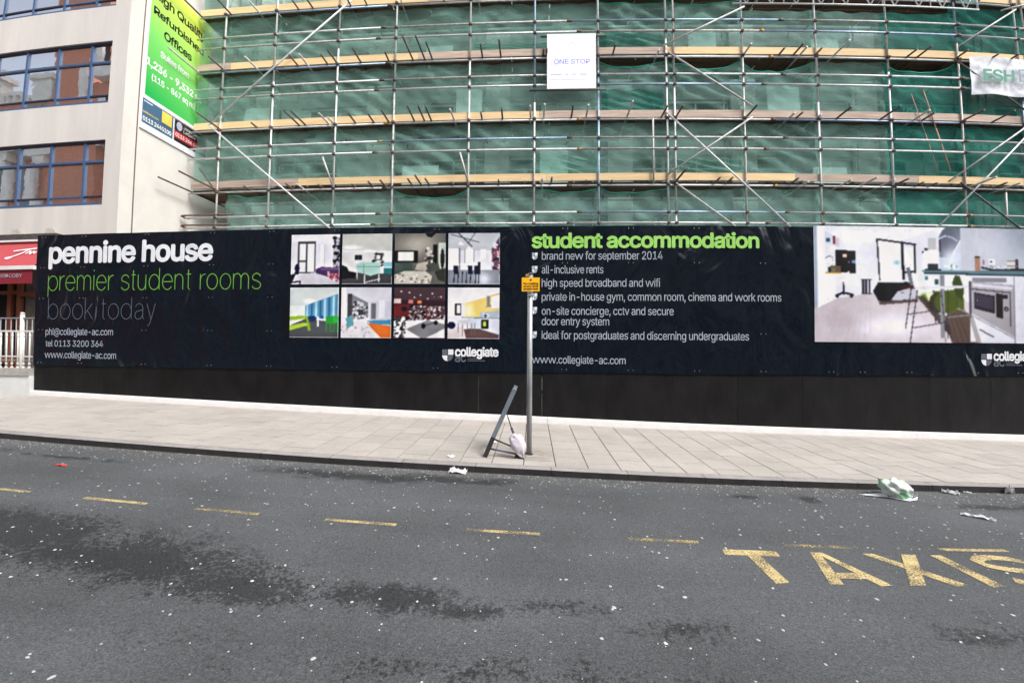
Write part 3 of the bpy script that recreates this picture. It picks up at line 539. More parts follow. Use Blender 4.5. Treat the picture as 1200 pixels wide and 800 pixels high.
P.rect(1098, 266, 1123, 316, (196, 206, 226)); P.poly([(1098, 276), (1104, 264), (1123, 264), (1123, 280), (1112, 300), (1098, 300)], (112, 120, 142)); P.soft(1112, 300, 12, 12, (216, 226, 240)); P.line([(1098, 278), (1105, 274.5), (1113, 276), (1119, 280)], 1.3, (206, 214, 230)); P.line([(1123, 280), (1115, 294), (1108, 312)], 2.2, (226, 234, 242)); P.rect(1098, 279, 1099.6, 293, (96, 50, 80)); P.poly([(1086, 272), (1102, 262), (1108, 262), (1094, 276)], (226, 228, 234))
P.rect(1123, 262, 1240, 317, (196, 202, 216)); P.soft(1210, 270, 45, 30, (160, 172, 188)); P.soft(1150, 285, 30, 20, (208, 210, 224))
P.poly([(1076, 315.5), (1120, 315.5), (1240, 314), (1240, 321), (1080, 319)], (110, 150, 164)); P.line([(1080, 319), (1240, 321)], 1.8, (60, 84, 96)); P.rect(1084, 308, 1096, 314.5, (74, 82, 96)); P.ell(1090, 314.8, 10, 1.2, (58, 66, 80)); P.ell(1111, 313, 7, 3, (200, 216, 226)); P.speckle(1104, 309, 1118, 315, [(120, 150, 165), (235, 240, 245)], 14, 1.2)
P.rect(1139.7, 298.5, 1146, 315.3, (198, 150, 120)); P.rect(1139.7, 297.8, 1146, 300, (84, 62, 60)); P.rect(1149, 303, 1150.6, 308, (170, 110, 130)); P.rect(1156, 301, 1164, 308, (226, 226, 232)); P.ell(1159, 304.5, 1.1, 1.1, (50, 50, 60)); P.line([(1148, 311.5), (1160, 314), (1200, 313.5)], 2.2, (52, 54, 66)); P.rect(1178, 301.5, 1191, 311, (214, 210, 208)); P.rect(1188, 301, 1191.5, 312, (86, 72, 92)); [P.line([(1178, 303+k*3), (1190, 303+k*3)], .6, (110, 110, 120)) for k in range(3)]; P.speckle(1158, 309, 1178, 313, [(140, 140, 150), (235, 235, 240)], 16, 1)
P.rect(1098, 321, 1103, 395, (150, 154, 164)); P.rect(1133, 322, 1240, 400, (214, 216, 228)); P.rect(1136, 324, 1177, 328.5, (150, 150, 164)); P.rect(1132, 328, 1134, 372, (96, 90, 110)); P.poly([(1134.5, 328), (1185.5, 332), (1185.5, 393.5), (1134.5, 366)], (176, 172, 180)); P.poly([(1136, 330), (1184, 334), (1184, 338), (1136, 334)], (206, 208, 220)); P.line([(1134.5, 337), (1181, 341)], 1, (60, 56, 74)); P.line([(1181, 341), (1181, 381)], 1.2, (60, 56, 74)); P.poly([(1137.5, 341), (1162, 345), (1162, 366), (1137.5, 360)], (52, 44, 66)); P.poly([(1139, 343), (1160, 346.5), (1160, 362), (1139, 357)], (84, 78, 100)); P.rect(1147, 340, 1147.7, 366, (170, 170, 184)); P.poly([(1164, 342), (1172, 343), (1172, 372), (1164, 370)], (36, 28, 46)); P.rect(1171, 344, 1177.5, 348, (40, 36, 52)); P.ell(1176, 360.5, 2.5, 2.8, (44, 42, 58)); P.ell(1176, 360.5, 1.2, 1.4, (190, 190, 200)); P.line([(1134, 368), (1185, 395)], .9, (140, 140, 156)); P.line([(1144, 385), (1151, 389), (1160, 393.5)], 1.2, (80, 76, 92)); P.line([(1185.7, 322), (1185.7, 401)], .9, (130, 134, 150)); P.poly([(1130, 366), (1136, 369), (1146, 402), (1140, 402)], (150, 140, 140), .6)
for (a, c) in (((1064, 338), (1057, 384)), ((1071, 340), (1062, 402)), ((1090, 340), (1092, 378)), ((1099, 340), (1103, 386)), ((1107, 338), (1106, 396)), ((1118, 336), (1117, 360))): P.line([a, c], 1.1, (84, 84, 98))
P.poly([(1066, 335), (1100, 334), (1103, 337.5), (1070, 339)], (212, 214, 224)); P.poly([(1058.5, 313), (1063, 312), (1067, 334), (1063, 334)], (132, 138, 150)); P.line([(1060, 368), (1098, 362)], 1, (96, 96, 110)); P.line([(1064, 384), (1104, 377)], 1, (96, 96, 110)); P.poly([(1100, 334), (1130, 333), (1131, 336), (1102, 337)], (206, 208, 218)); P.line([(1106, 371), (1131, 368)], 1, (170, 172, 184)); P.line([(1117, 360), (1132, 366)], 1, (190, 192, 200))
P.build(5.287, 10.1, 2.80, .612)

def small(k, r):
    gx, gw, gg = -4.788, .9975, .054
    x0 = gx+k*(gw+gg)
    z1, z0 = ((2.656, 1.672) if r == 0 else (1.606, .622)); p = Pic(0, 100, 0, 100, 84, (228, 228, 238)); return p, (x0, x0+gw, z1, z0)
p, a = small(0, 0)      # bedroom by a window
p.poly([(0, 0), (100, 0), (80, 20), (0, 14)], (236, 236, 246)); p.rect(14, 14, 50, 78, (90, 92, 104)); p.rect(17, 18, 30, 52, (246, 246, 252)); p.rect(17, 55, 30, 76, (226, 230, 240)); p.rect(34, 18, 48, 76, (246, 246, 252)); p.rect(60, 20, 68, 74, (244, 244, 250)); p.line([(69, 20), (69, 74)], 1.5, (190, 190, 204)); p.rect(88, 6, 100, 66, (84, 86, 100)); p.speckle(88, 6, 100, 66, [(30, 30, 40), (190, 190, 200)], 60, 3)
p.poly([(0, 84), (50, 76), (100, 80), (100, 100), (0, 100)], (214, 212, 222)); p.poly([(52, 70), (64, 65), (100, 68), (100, 92), (80, 86), (52, 78)], (92, 62, 118)); p.poly([(60, 68), (100, 66), (100, 72), (62, 72)], (128, 100, 150)); p.speckle(76, 76, 99, 92, [(226, 190, 190), (190, 60, 90), (238, 226, 226), (150, 60, 100)], 60, 2.6); p.poly([(54, 79), (80, 88), (96, 97), (96, 100), (62, 100)], (206, 206, 216)); p.ell(13, 68, 5, 9, (38, 40, 92)); p.rect(8, 76, 16, 80, (30, 30, 60)); p.line([(5, 96), (20, 94), (20, 100)], 2.5, (26, 26, 40)); p.poly([(0, 80), (10, 79), (2, 100), (0, 100)], (38, 40, 70)); p.build(*a)
p, a = small(1, 0)      # common room with a table-football table
p.poly([(0, 0), (100, 0), (100, 34), (0, 32)], (206, 208, 204)); p.soft(20, 27, 18, 4, (255, 255, 250)); p.soft(54, 35, 8, 4, (255, 255, 250)); p.rect(0, 36, 62, 70, (222, 222, 222)); p.rect(26, 42, 40, 52, (38, 52, 62)); p.rect(31, 44, 34, 50, (90, 120, 130)); p.rect(62, 38, 84, 66, (214, 214, 214)); p.speckle(63, 40, 84, 64, [(110, 110, 116), (235, 235, 235), (60, 60, 66)], 60, 2.6); p.rect(84, 34, 100, 56, (236, 240, 240)); p.rect(84, 56, 100, 66, (150, 205, 220)); p.rect(84, 68, 100, 84, (38, 140, 140)); p.poly([(0, 76), (100, 80), (100, 100), (0, 100)], (84, 84, 88))
p.poly([(0, 62), (10, 66), (14, 74), (32, 78), (28, 88), (0, 90)], (34, 34, 40)); p.poly([(28, 60), (40, 57), (76, 57), (78, 78), (58, 84), (30, 76)], (176, 214, 206)); p.line([(30, 66), (76, 66)], 1.2, (120, 156, 150)); p.line([(44, 60), (44, 80)], .9, (120, 156, 150)); [p.line([c, d], 2, (220, 222, 224)) for c, d in (((30, 76), (31, 90)), ((46, 82), (46, 98)), ((74, 80), (74, 96)), ((46, 97), (76, 90)))]; p.build(*a)
p, a = small(2, 0)      # cinema room
p.c[:] = np.array((112, 110, 104))/255; p.soft(46, 22, 40, 22, (186, 182, 172)); p.poly([(60, 0), (80, 0), (72, 8), (64, 6)], (30, 30, 30)); p.rect(0, 34, 46, 58, (40, 36, 34)); p.rect(6, 36, 38, 54, (236, 234, 226)); p.rect(76, 22, 84, 62, (34, 32, 32)); p.soft(68, 40, 5, 8, (210, 206, 198)); p.speckle(60, 28, 76, 60, [(60, 56, 54), (220, 216, 210)], 26, 2.2); p.rect(86, 18, 100, 70, (196, 206, 198)); p.ell(94, 50, 4, 20, (48, 50, 44)); p.poly([(0, 58), (34, 56), (36, 78), (0, 80)], (78, 98, 92)); p.poly([(0, 82), (20, 74), (60, 74), (74, 84), (70, 100), (0, 100)], (206, 202, 192)); p.speckle(2, 80, 70, 98, [(120, 116, 108), (230, 228, 222)], 36, 1.8)
p.poly([(44, 60), (60, 56), (70, 66), (60, 74), (40, 72)], (190, 182, 170)); p.poly([(62, 62), (86, 58), (90, 74), (66, 76)], (82, 92, 82)); p.poly([(78, 76), (100, 68), (100, 96), (86, 92)], (62, 66, 58)); p.build(*a)
p, a = small(3, 0)      # dining room
p.rect(0, 0, 100, 34, (202, 206, 214)); p.line([(20, 0), (46, 26)], 1.4, (60, 62, 72)); p.line([(4, 2), (60, 18)], 1, (70, 72, 82)); p.line([(52, 0), (38, 20)], 1, (70, 72, 82)); p.poly([(18, 22), (24, 16), (31, 24)], (246, 246, 252)); p.poly([(36, 30), (40, 26), (46, 32)], (250, 250, 252)); p.rect(0, 30, 20, 72, (246, 246, 252)); p.rect(34, 32, 48, 56, (248, 248, 252)); p.rect(63, 31, 73, 50, (246, 248, 252)); p.line([(22, 30), (22, 74)], 1.8, (130, 136, 150)); p.line([(32, 32), (32, 60)], 1.4, (150, 150, 162)); p.line([(50, 32), (50, 56)], 1.2, (150, 150, 162)); p.poly([(84, 30), (100, 6), (100, 92), (86, 74)], (120, 96, 120)); p.speckle(86, 20, 100, 84, [(60, 50, 76), (190, 90, 110), (220, 214, 226)], 70, 2.4)
p.poly([(0, 72), (100, 72), (100, 100), (0, 100)], (150, 156, 170)); p.soft(70, 90, 14, 14, (226, 230, 242)); p.poly([(20, 60), (56, 57), (64, 62), (30, 66)], (244, 246, 250)); [p.poly([(u, 64), (u+9, 64), (u+10, 80), (u+1, 80)], (36, 44, 78)) for u in (10, 38, 50)]; [p.line([(u, 76), (u-1, 98)], 1.5, (36, 40, 56)) for u in (12, 20, 28, 36, 44, 54, 60)]; p.rect(58, 56, 62, 80, (40, 46, 70)); p.build(*a)
p, a = small(0, 1)      # blue-striped dining hall with green chairs
p.rect(0, 0, 100, 38, (214, 222, 222)); p.soft(40, 27, 12, 4, (255, 255, 255)); p.rect(0, 36, 34, 60, (230, 236, 236)); p.poly([(32, 36), (100, 12), (100, 66), (32, 58)], (96, 168, 206)); [p.poly([(34+u*9, 35-u*3), (38+u*9, 34-u*3), (38+u*9, 62), (34+u*9, 61)], (60, 120, 180) if u % 2 else (176, 216, 232)) for u in range(8)]; p.rect(98, 0, 100, 60, (236, 240, 244)); p.poly([(0, 76), (34, 62), (100, 70), (100, 100), (0, 100)], (96, 100, 106)); p.ell(46, 62, 9, 6, (38, 66, 130)); p.rect(56, 58, 60, 78, (226, 230, 234)); p.poly([(0, 58), (36, 56), (36, 62), (0, 66)], (174, 214, 46)); p.poly([(0, 76), (30, 70), (44, 74), (0, 86)], (188, 224, 56)); p.poly([(33, 58), (37, 58), (44, 86), (38, 86)], (150, 196, 40))
p.rect(64, 56, 70, 62, (40, 110, 170)); p.poly([(74, 58), (90, 57), (91, 72), (74, 72)], (44, 190, 60)); p.poly([(88, 56), (99, 56), (100, 70), (90, 72)], (60, 206, 76)); [p.line([(u, 72), (u, 88)], 2, (50, 180, 60)) for u in (76, 84, 92, 98)]; p.build(*a)
p, a = small(1, 1)      # studio with an orange and blue bed
p.rect(0, 0, 100, 30, (216, 216, 226)); p.rect(0, 0, 10, 60, (240, 240, 246)); p.rect(12, 12, 22, 60, (90, 92, 100)); p.poly([(22, 14), (54, 30), (54, 60), (22, 66)], (146, 148, 156)); p.speckle(24, 28, 52, 62, [(70, 72, 80), (210, 212, 218)], 50, 2.6); p.rect(56, 28, 100, 66, (206, 206, 220)); p.rect(60, 32, 70, 62, (130, 130, 142)); p.rect(76, 24, 88, 60, (226, 226, 238)); p.poly([(50, 66), (100, 64), (100, 74), (62, 72)], (70, 160, 206)); p.poly([(52, 70), (100, 76), (100, 100), (78, 100)], (240, 130, 46)); p.poly([(0, 66), (30, 62), (52, 72), (80, 100), (0, 100)], (224, 222, 228)); p.speckle(0, 70, 60, 98, [(190, 180, 190), (206, 140, 140), (170, 190, 200)], 26, 1.6); p.poly([(8, 62), (22, 54), (26, 74), (12, 82)], (110, 176, 190)); p.poly([(0, 56), (8, 58), (12, 72), (0, 76)], (232, 230, 236)); p.build(*a)
p, a = small(2, 1)      # gym
p.c[:] = np.array((70, 40, 50))/255; p.rect(0, 0, 100, 24, (86, 62, 72)); [p.ell(u, v, 1.6, 1.3, (250, 240, 240)) for u, v in ((30, 10), (75, 12), (52, 15), (92, 18), (40, 20), (14, 8), (66, 22))]; p.rect(0, 22, 14, 32, (210, 190, 180)); p.rect(28, 25, 38, 32, (206, 120, 110)); p.rect(46, 26, 54, 32, (236, 130, 70)); p.rect(0, 34, 30, 58, (130, 40, 44)); p.ell(20, 42, 6, 5, (36, 34, 50)); p.rect(32, 36, 100, 62, (90, 72, 80)); p.speckle(30, 36, 100, 64, [(26, 22, 28), (170, 160, 166), (110, 50, 56), (210, 204, 208)], 220, 2); p.rect(62, 34, 65, 60, (150, 30, 40)); p.poly([(0, 66), (100, 62), (100, 100), (0, 100)], (226, 224, 230)); p.poly([(24, 82), (66, 64), (100, 72), (100, 80), (62, 100), (54, 100)], (140, 140, 146)); p.line([(58, 76), (82, 68)], 1.2, (60, 60, 66)); p.ell(58, 76, 4, 5, (24, 24, 30)); p.ell(82, 69, 4, 4, (24, 24, 30))
p.speckle(0, 60, 22, 98, [(30, 28, 34), (90, 88, 94), (236, 236, 240)], 90, 2.8); p.build(*a)
p, a = small(3, 1)      # kitchen with a yellow wall
p.rect(0, 0, 100, 30, (236, 236, 240)); p.poly([(34, 30), (100, 12), (100, 60), (34, 56)], (244, 220, 130)); p.soft(40, 46, 8, 14, (252, 244, 214)); p.rect(0, 30, 12, 56, (250, 250, 252)); p.rect(14, 32, 26, 54, (48, 50, 56)); p.rect(17, 34, 24, 51, (240, 242, 246)); p.rect(76, 16, 82, 36, (150, 156, 162)); p.poly([(70, 38), (84, 33), (84, 38)], (150, 156, 162)); p.rect(84, 14, 100, 40, (236, 238, 246)); p.line([(84, 16), (100, 12)], 2, (246, 190, 70)); p.poly([(62, 48), (100, 44), (100, 60), (62, 58)], (186, 196, 208)); p.line([(28, 58), (100, 60)], 1.8, (120, 146, 166)); p.poly([(40, 60), (64, 60), (64, 80), (44, 86)], (206, 214, 230)); p.poly([(64, 60), (100, 60), (100, 92), (64, 80)], (214, 218, 232)); p.rect(65, 62, 79, 80, (40, 40, 46)); p.rect(68, 66, 74, 76, (200, 220, 80)); p.poly([(0, 84), (50, 80), (64, 81), (100, 92), (100, 100), (0, 100)], (120, 92, 90)); p.poly([(0, 78), (30, 76), (36, 100), (0, 100)], (222, 214, 216)); p.ell(7, 74, 8, 7, (30, 44, 92)); p.poly([(18, 66), (34, 62), (56, 66), (30, 72)], (210, 214, 222)); [p.line([(u, 70), (u+1, 96)], 1, (140, 120, 116)) for u in (20, 28, 38, 46, 52)]; p.speckle(64, 50, 80, 58, [(60, 62, 70), (220, 224, 230)], 14, 1.6); p.build(*a)

# ================================================================== OFFICE BUILDING ON THE LEFT
YF = 2.38; WX = -11.4
off = thing("office_building", "pale grey office block with blue framed window ribbons and a cream side wall", "building", (-20, 6, -1))
rows = [(4.315, 6.16), (7.225, 9.05), (10.115, 11.95), (13.0, 14.85)]
q = MB(); zl = 3.38
for (z0, z1) in rows: q.box(-40, -11.905, YF, YF+.5, zl, z0); zl = z1
q.box(-40, -11.905, YF, YF+.5, zl, 17); q.box(-11.905, WX, YF, YF+.46, -1, 17, m=0)
q.box(-40, WX-.3, YF+.5, YF+.7, -1, 3.38)
part("wall", q, [M['render']], off)
q = MB(); q.box(WX-.3, WX+.003, 2.83, 9, -1, 17); part("side_wall", q, M['render2'], off)
q = MB(); q.box(WX+.0005, WX+.004, YF+.004, 2.789, -1, 17); part("sunlit_corner_skin", q, M['render2'], off)  # thin added skin; paints the pier's sun-facing side lighter than its front
q = MB(); q.box(WX-.02, WX+.006, 2.79, 2.828, -1, 17); q.box(WX-.1, WX+.007, 2.828, 4.6, 3.60, 3.615); part("movement_joint", q, M['joint'], off)
q = MB(); q.box(-40, -11.9, YF+.5, 14, 16.6, 17); q.box(-40, -39.6, YF+.5, 14, -1, 17); part("roof", q, M['render'], off)
mull = [-11.905-.725-1.117*k for k in range(0, 9)]
edges = [-11.905]+mull
for (z0, z1) in rows[:3]:
    for k in range(len(edges)-1):
        x1, x0 = edges[k], edges[k+1]; y = YF+.10
        q = MB(); fr = .035
        q.box(x0-fr, x0+fr, y-.04, y+.04, z0+.09, z1-.04)
        if k == 0: q.box(x1-.05, x1, y-.04, y+.04, z0+.09, z1-.04, m=0)
        zt, zlw = z0+.685*(z1-z0), z0+.145*(z1-z0)
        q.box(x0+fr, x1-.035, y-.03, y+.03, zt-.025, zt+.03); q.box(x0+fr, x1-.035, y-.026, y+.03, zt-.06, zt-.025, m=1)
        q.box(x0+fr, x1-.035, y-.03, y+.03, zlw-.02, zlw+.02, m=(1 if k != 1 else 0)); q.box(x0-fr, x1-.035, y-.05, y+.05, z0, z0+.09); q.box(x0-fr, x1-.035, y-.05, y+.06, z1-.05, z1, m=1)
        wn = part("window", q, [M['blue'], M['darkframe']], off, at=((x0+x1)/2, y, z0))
        for (a, c) in ((zt+.03, z1-.05), (zlw+.02, zt-.06), (z0+.09, zlw-.02)):
            q = MB(); ty = random.uniform(-.004, .004); tz = random.uniform(-.003, .003); xa, xb = x0+fr, x1-.035
            q.quad((xa, y+ty-tz, a), (xb, y-ty-tz, a), (xb, y-ty+tz, c), (xa, y+ty+tz, c)); part("pane", q, M['mirror'], wn)
# shop front under the awning
q = MB(); q.box(-30, WX-.35, YF+.35, YF+.42, -1, 3.38); part("shop_gloom_panel", q, M['dim'], off)  # flat near-black panel; the shop's unlit depth is painted into its colour
q = MB(); q.box(-14.55, -11.92, YF+.2, YF+.34, -1, 3.38); part("stone_pier", q, M['stone'], off)
q = MB()
for x0 in (-17.2, -15.9, -15.05, -14.72): q.box(x0, x0+.13, YF+.1, YF+.19, -.9, 3.3)
q.box(-17.2, -14.6, YF+.11, YF+.18, 1.86, 1.96); q.box(-14.59, -14.1, YF+.1, YF+.19, 1.80, 1.93); q.box(-17.2, -14.6, YF+.11, YF+.18, -.1, .1)
part("door_frame", q, M['timber'], off)
# floodlights on the ledge
for lx, lb in ((-14.5, "small floodlight above the red awning, the one farther left"), (-13.36, "small floodlight above the red awning, the one nearer the black hoarding")):
    t = thing("floodlight", lb, "lamp", (lx, YF-.1, 3.5), "floodlights over the awning"); q = MB(); q.box(lx-.03, lx+.03, YF-.12, YF-.001, 3.45, 3.48); part("bracket", q, M['dark'], t)
    q = MB(); q.hexa([(lx-.09, YF-.2, 3.50), (lx+.09, YF-.2, 3.50), (lx+.07, YF-.08, 3.49), (lx-.07, YF-.08, 3.49)], [(lx-.09, YF-.17, 3.64), (lx+.09, YF-.17, 3.64), (lx+.06, YF-.06, 3.6), (lx-.06, YF-.06, 3.6)]); part("lamp_head", q, M['lamp'], t)
# awning
aw = thing("awning", "red shop awning with white script lettering, rolled out left of the hoarding", "awning", (-16, YF-.1, 3.3))
xr, xl = -13.08, -22; yt, zt, yb, zb = YF-.12, 3.30, 1.70, 2.50
q = MB(); q.box(xl, xr, YF-.2, YF-.002, 3.34, 3.50); part("cassette", q, M['dark'], aw)
q = MB(); q.box(xl, xr, YF-.21, YF-.1, 3.285, 3.335); q.box(xl, xr+.05, yb-.06, yb+.02, 2.40, 2.50); part("front_bar", q, M['white'], aw)
q = MB()
for k in range(20):
    xa, xb = xl+(xr-xl)*k/20, xl+(xr-xl)*(k+1)/20; s1 = .02*math.sin(k*1.3)
    q.quad((xa, yb, zb), (xb, yb, zb), (xb, (yt+yb)/2, (zt+zb)/2-.03), (xa, (yt+yb)/2, (zt+zb)/2-.03), smooth=True); q.quad((xa, (yt+yb)/2, (zt+zb)/2-.03), (xb, (yt+yb)/2, (zt+zb)/2-.03), (xb, yt, zt), (xa, yt, zt), smooth=True)
part("fabric", q, M['awn'], aw)
q = MB(); q.box(xl, xr-.03, yb-.02, yb-.012, 2.03, 2.405); part("valance", q, M['awn2'], aw)
lettering("& RIDCOBY", -14.25, -13.42, 2.2, 2.29, lambda u, z: (u, yb-.026, z), M['tgrey2'], aw, res=2, ref='H')
q = MB()
def sp(u, v): t = v; return (u, yb+(yt-yb)*t-.012, zb+(zt-zb)*t-.02*math.sin(math.pi*t)+.0+.012)
def stroke(pts, wd):
    for (a, c), (d, e) in zip(pts, pts[1:]):
        dx, dy = d-a, e-c; l = math.hypot(dx, dy) or 1; nx, ny = -dy/l*wd/2, dx/l*wd/2
        q.quad(sp(a-nx, c-ny), sp(d-nx, e-ny), sp(d+nx, e+ny), sp(a+nx, c+ny))
stroke([(-14.3, .33), (-14.1, .40), (-13.9, .52), (-13.75, .68)], .045); stroke([(-14.25, .62), (-14.0, .66), (-13.6, .70), (-13.2, .76)], .04)
stroke([(-13.75, .50), (-13.68, .62), (-13.6, .48), (-13.55, .60), (-13.47, .50), (-13.42, .64), (-13.36, .52), (-13.3, .64), (-13.24, .54), (-13.18, .66), (-13.12, .6)], .04); stroke([(-14.3, .36), (-14.2, .30), (-14.1, .36)], .05)
part("script_lettering", q, M['whitei'], aw)
# low wall with railings
lw = thing("boundary_wall", "low whitewashed wall with white railings on a grey coping, at the left end of the hoarding", "wall", (-12, 0, gz(-12, 0)))
q = MB(); q.box(-26, -10.69, -.06, .2, -1.3, -.235); part("wall_base", q, M['lowwall'], lw)
x = -10.69
for k in range(14):
    q = MB(); q.box(x-.913, x-.003 if k else x, -.09, .23, -.233, -.085); part("coping_stone", q, M['cop'], lw); x -= .916
q = MB(); q.box(-23, -10.72, -.015, .02, .70, .735); part("top_rail", q, M['railw'], lw); q = MB(); q.box(-23, -10.72, -.01, .015, .16, .185); part("lower_rail", q, M['railw'], lw)
x = -10.78; proto = None
for k in range(72):
    if proto is None:
        q = MB(); q.tube((x, 0, -.085), (x, 0, -.05), .026, 8); q.tube((x, 0, -.05), (x, 0, .71), .015, 8); q.tube((x, 0, .0), (x, 0, .03), .022, 8); q.tube((x, 0, .60), (x, 0, .63), .021, 8); proto = part("baluster", q, M['railw'], lw, at=(x, 0, 0))
    else: copy_part(proto, lw, (x, 0, 0))
    x -= .151
br = thing("back_railing", "grey steel railing with a round post behind the white railings", "railing", (-13, 1.2, -.9))
q = MB(); q.box(-24, -11.8, 1.18, 1.22, 1.07, 1.10); q.box(-24, -11.8, 1.185, 1.215, .02, .05); part("rail", q, M['railg'], br)
q = MB(); q.tube((-12.68, 1.2, -.9), (-12.68, 1.2, 1.19), .045, 10); q.tube((-12.68, 1.2, 1.19), (-12.68, 1.2, 1.23), .055, 10, r2=.03); part("post", q, M['railw'], br)
x = -11.9; proto = None
for k in range(70):
    if proto is None: q = MB(); q.tube((x, 1.2, .0), (x, 1.2, 1.075), .011, 6); proto = part("railing_bar", q, M['railg'], br, at=(x, 1.2, 0))
    else: copy_part(proto, br, (x, 1.2, 0))
    x -= .16
# ---- letting board on the side wall
ls = thing("letting_board", "tall lime green board advertising refurbished offices on the cream side wall", "sign", (WX, 4, 8))
q = MB(); q.box(WX+.004, WX+.045, 2.86, 5.3, 6.74, 11.70); part("board", q, M['board'], ls)
SW = lambda d: (lambda u, z: (WX+.047+d, u, z))
q = MB(); q.box(WX+.0455, WX+.048, 2.94, 5.3, 7.78, 11.62); part("green_panel", q, M['grad'], ls)
q = MB(); q.box(WX+.0455, WX+.048, 2.895, 3.955, 6.93, 7.66); part("slate_panel", q, M['slate'], ls); q = MB(); q.box(WX+.0485, WX+.05, 3.545, 3.90, 7.26, 7.62); part("yellow_panel", q, M['yell'], ls)
q = MB(); q.box(WX+.0455, WX+.048, 4.01, 5.3, 6.93, 7.66); part("black_panel", q, M['blackp'], ls); q = MB(); q.box(WX+.0485, WX+.05, 4.01, 5.3, 7.05, 7.27); part("red_panel", q, M['redp'], ls)
q = MB(); q.quad(*[(WX+.0505, 4.19+.11*math.cos(t), 7.46+.14*math.sin(t)) for t in np.linspace(0, 2*math.pi, 20, endpoint=False)]); part("round_mark", q, M['pline'], ls)
lettering("High Quality", 2.98, 5.0, 10.89, 11.16, SW(.002), M['black'], ls, bold=.022, ref='H'); lettering("Refurbished", 3.03, 4.98, 10.38, 10.62, SW(.002), M['black'], ls, bold=.022, ref='H'); lettering("Offices", 3.43, 4.50, 9.86, 10.12, SW(.002), M['black'], ls, bold=.022, ref='H')
lettering("Suites from", 3.36, 4.44, 9.22, 9.42, SW(.002), M['whitei'], ls, bold=.022, ref='H'); lettering("1,236 - 9,332 sq ft", 2.92, 5.25, 8.71, 8.94, SW(.002), M['whitei'], ls, bold=.028, ref='H'); lettering("(115 - 867 sq m)", 3.12, 4.75, 8.34, 8.53, SW(.002), M['whitei'], ls, bold=.02, ref='H')
lettering("0113 2440100", 2.92, 3.90, 7.0, 7.13, SW(.002), M['whitei'], ls, bold=.025, ref='H'); lettering("eddisons.com", 2.91, 3.43, 7.24, 7.30, SW(.002), M['yell'], ls, bold=.01, res=2, ref='H'); q = MB(); q.box(WX+.0485, WX+.0495, 2.93, 3.22, 7.575, 7.60); part("fine_print", q, M['whitei'], ls)
lettering("0113 244 6440", 4.05, 5.1, 7.1, 7.22, SW(.004), M['whitei'], ls, bold=.02, ref='H'); lettering("Jones Lang", 4.36, 5.0, 7.46, 7.56, SW(.002), M['whitei'], ls, res=2, ref='H'); lettering("LaSalle", 4.36, 4.85, 7.33, 7.43, SW(.002), M['whitei'], ls, res=2, ref='H')

# ================================================================== BUILDING BEHIND THE SCAFFOLDING
SY = 4.547
bb = thing("building_under_scaffold", "pale concrete building with large windows behind green netting and scaffolding", "building", (4, 8, -1))
FY = SY+1.75
q = MB(); q.box(-11.39, 24, FY+.32, FY+6, -1, 17); q.box(-11.09, -10.2, FY+.0, FY+.32, -1, 17)
levels = [(3.55, 5.05), (5.95, 7.15), (7.9, 9.15), (9.95, 11.15), (11.9, 13.2)]
part("wall", q, M['conc2'], bb)
q = MB(); zl = -1
for (z0, z1) in levels: q.box(-10.2, 24, FY+.02, FY+.319, zl, z0-.12); q.box(-10.2, 24, FY-.06, FY+.319, z0-.118, z0); zl = z1
q.box(-10.2, 24, FY+.02, FY+.319, zl, 17); part("spandrel", q, M['conc2'], bb)
x = -10.2; cols = []
while x < 24: cols.append(x); x += 4.25
for cx in cols:
    q = MB(); q.box(cx, cx+.85, FY-.1, FY+.015, -1, 17); part("column", q, M['conc'], bb)
rg = random.Random(3)
for cx in cols:
    for (z0, z1) in levels:
        q = MB(); x0, x1 = cx+.86, cx+4.24; y = FY+.12; wv = (x1-x0)/3
        for k in range(4): q.box(x0+k*wv-(.03 if k else 0), x0+k*wv+(.03 if k < 3 else 0), y, y+.06, z0, z1)
        q.box(x0, x1, y-.005, y+.065, z0, z0+.07); q.box(x0, x1, y-.005, y+.065, z1-.08, z1); q.box(x0, x1, y-.004, y+.05, z0+(z1-z0)*.62, z0+(z1-z0)*.62+.05)
        wn = part("window", q, M['wframe'], bb, at=((x0+x1)/2, y, z0))
        for k in range(3):
            q = MB(); a = x0+k*wv+.03; c = x0+(k+1)*wv-.03; pale = rg.random() < .38
            q.quad((a, y+.03, z0+.07), (c, y+.03, z0+.07), (c, y+.03, z1-.08), (a, y+.03, z1-.08)); part("pane", q, M['panelw'] if pale else M['glassd'], wn)

# ================================================================== SCAFFOLDING
sf = thing("scaffolding", "tall tube scaffolding with timber boards and green debris netting over the building front", "scaffolding", (2, SY, -1))
poles = [-12.2, -10.217, -8.429, -6.274, -4.388, -2.006, .019, 1.972, 4.05, 4.282, 6.39, 8.659, 10.891, 13.145, 15.19, 15.48, 17.6, 19.8]
poles = poles[1:]
for i, px in enumerate(poles):
    q = MB(); z = gz(px, SY); tp = 15.6
    for k, (a, c) in enumerate(((z, 3.0+(i % 3)*.8), (3.0+(i % 3)*.8, 8.0+(i*7 % 5)*.5), (8.0+(i*7 % 5)*.5, tp))):
        q = MB(); q.tube((px, SY, a), (px, SY, c), .029, 10); part("standard", q, M[('galv', 'galv2', 'galv')[(i+k) % 3] if (i+k) % 7 else 'blu'], sf)
    q = MB(); q.tube((px+.02, SY+1.35, z), (px+.02, SY+1.35, tp), .029, 8); part("inner_standard", q, M['galv2'], sf)
q = MB(); q.tube((3.61, SY-.03, 5.44), (3.61, SY-.03, 7.46), .029, 8); part("standard", q, M['galv2'], sf); q = MB(); q.tube((14.4, SY-.03, 4.0), (14.4, SY-.03, 5.3), .029, 8); part("standard", q, M['galv2'], sf)
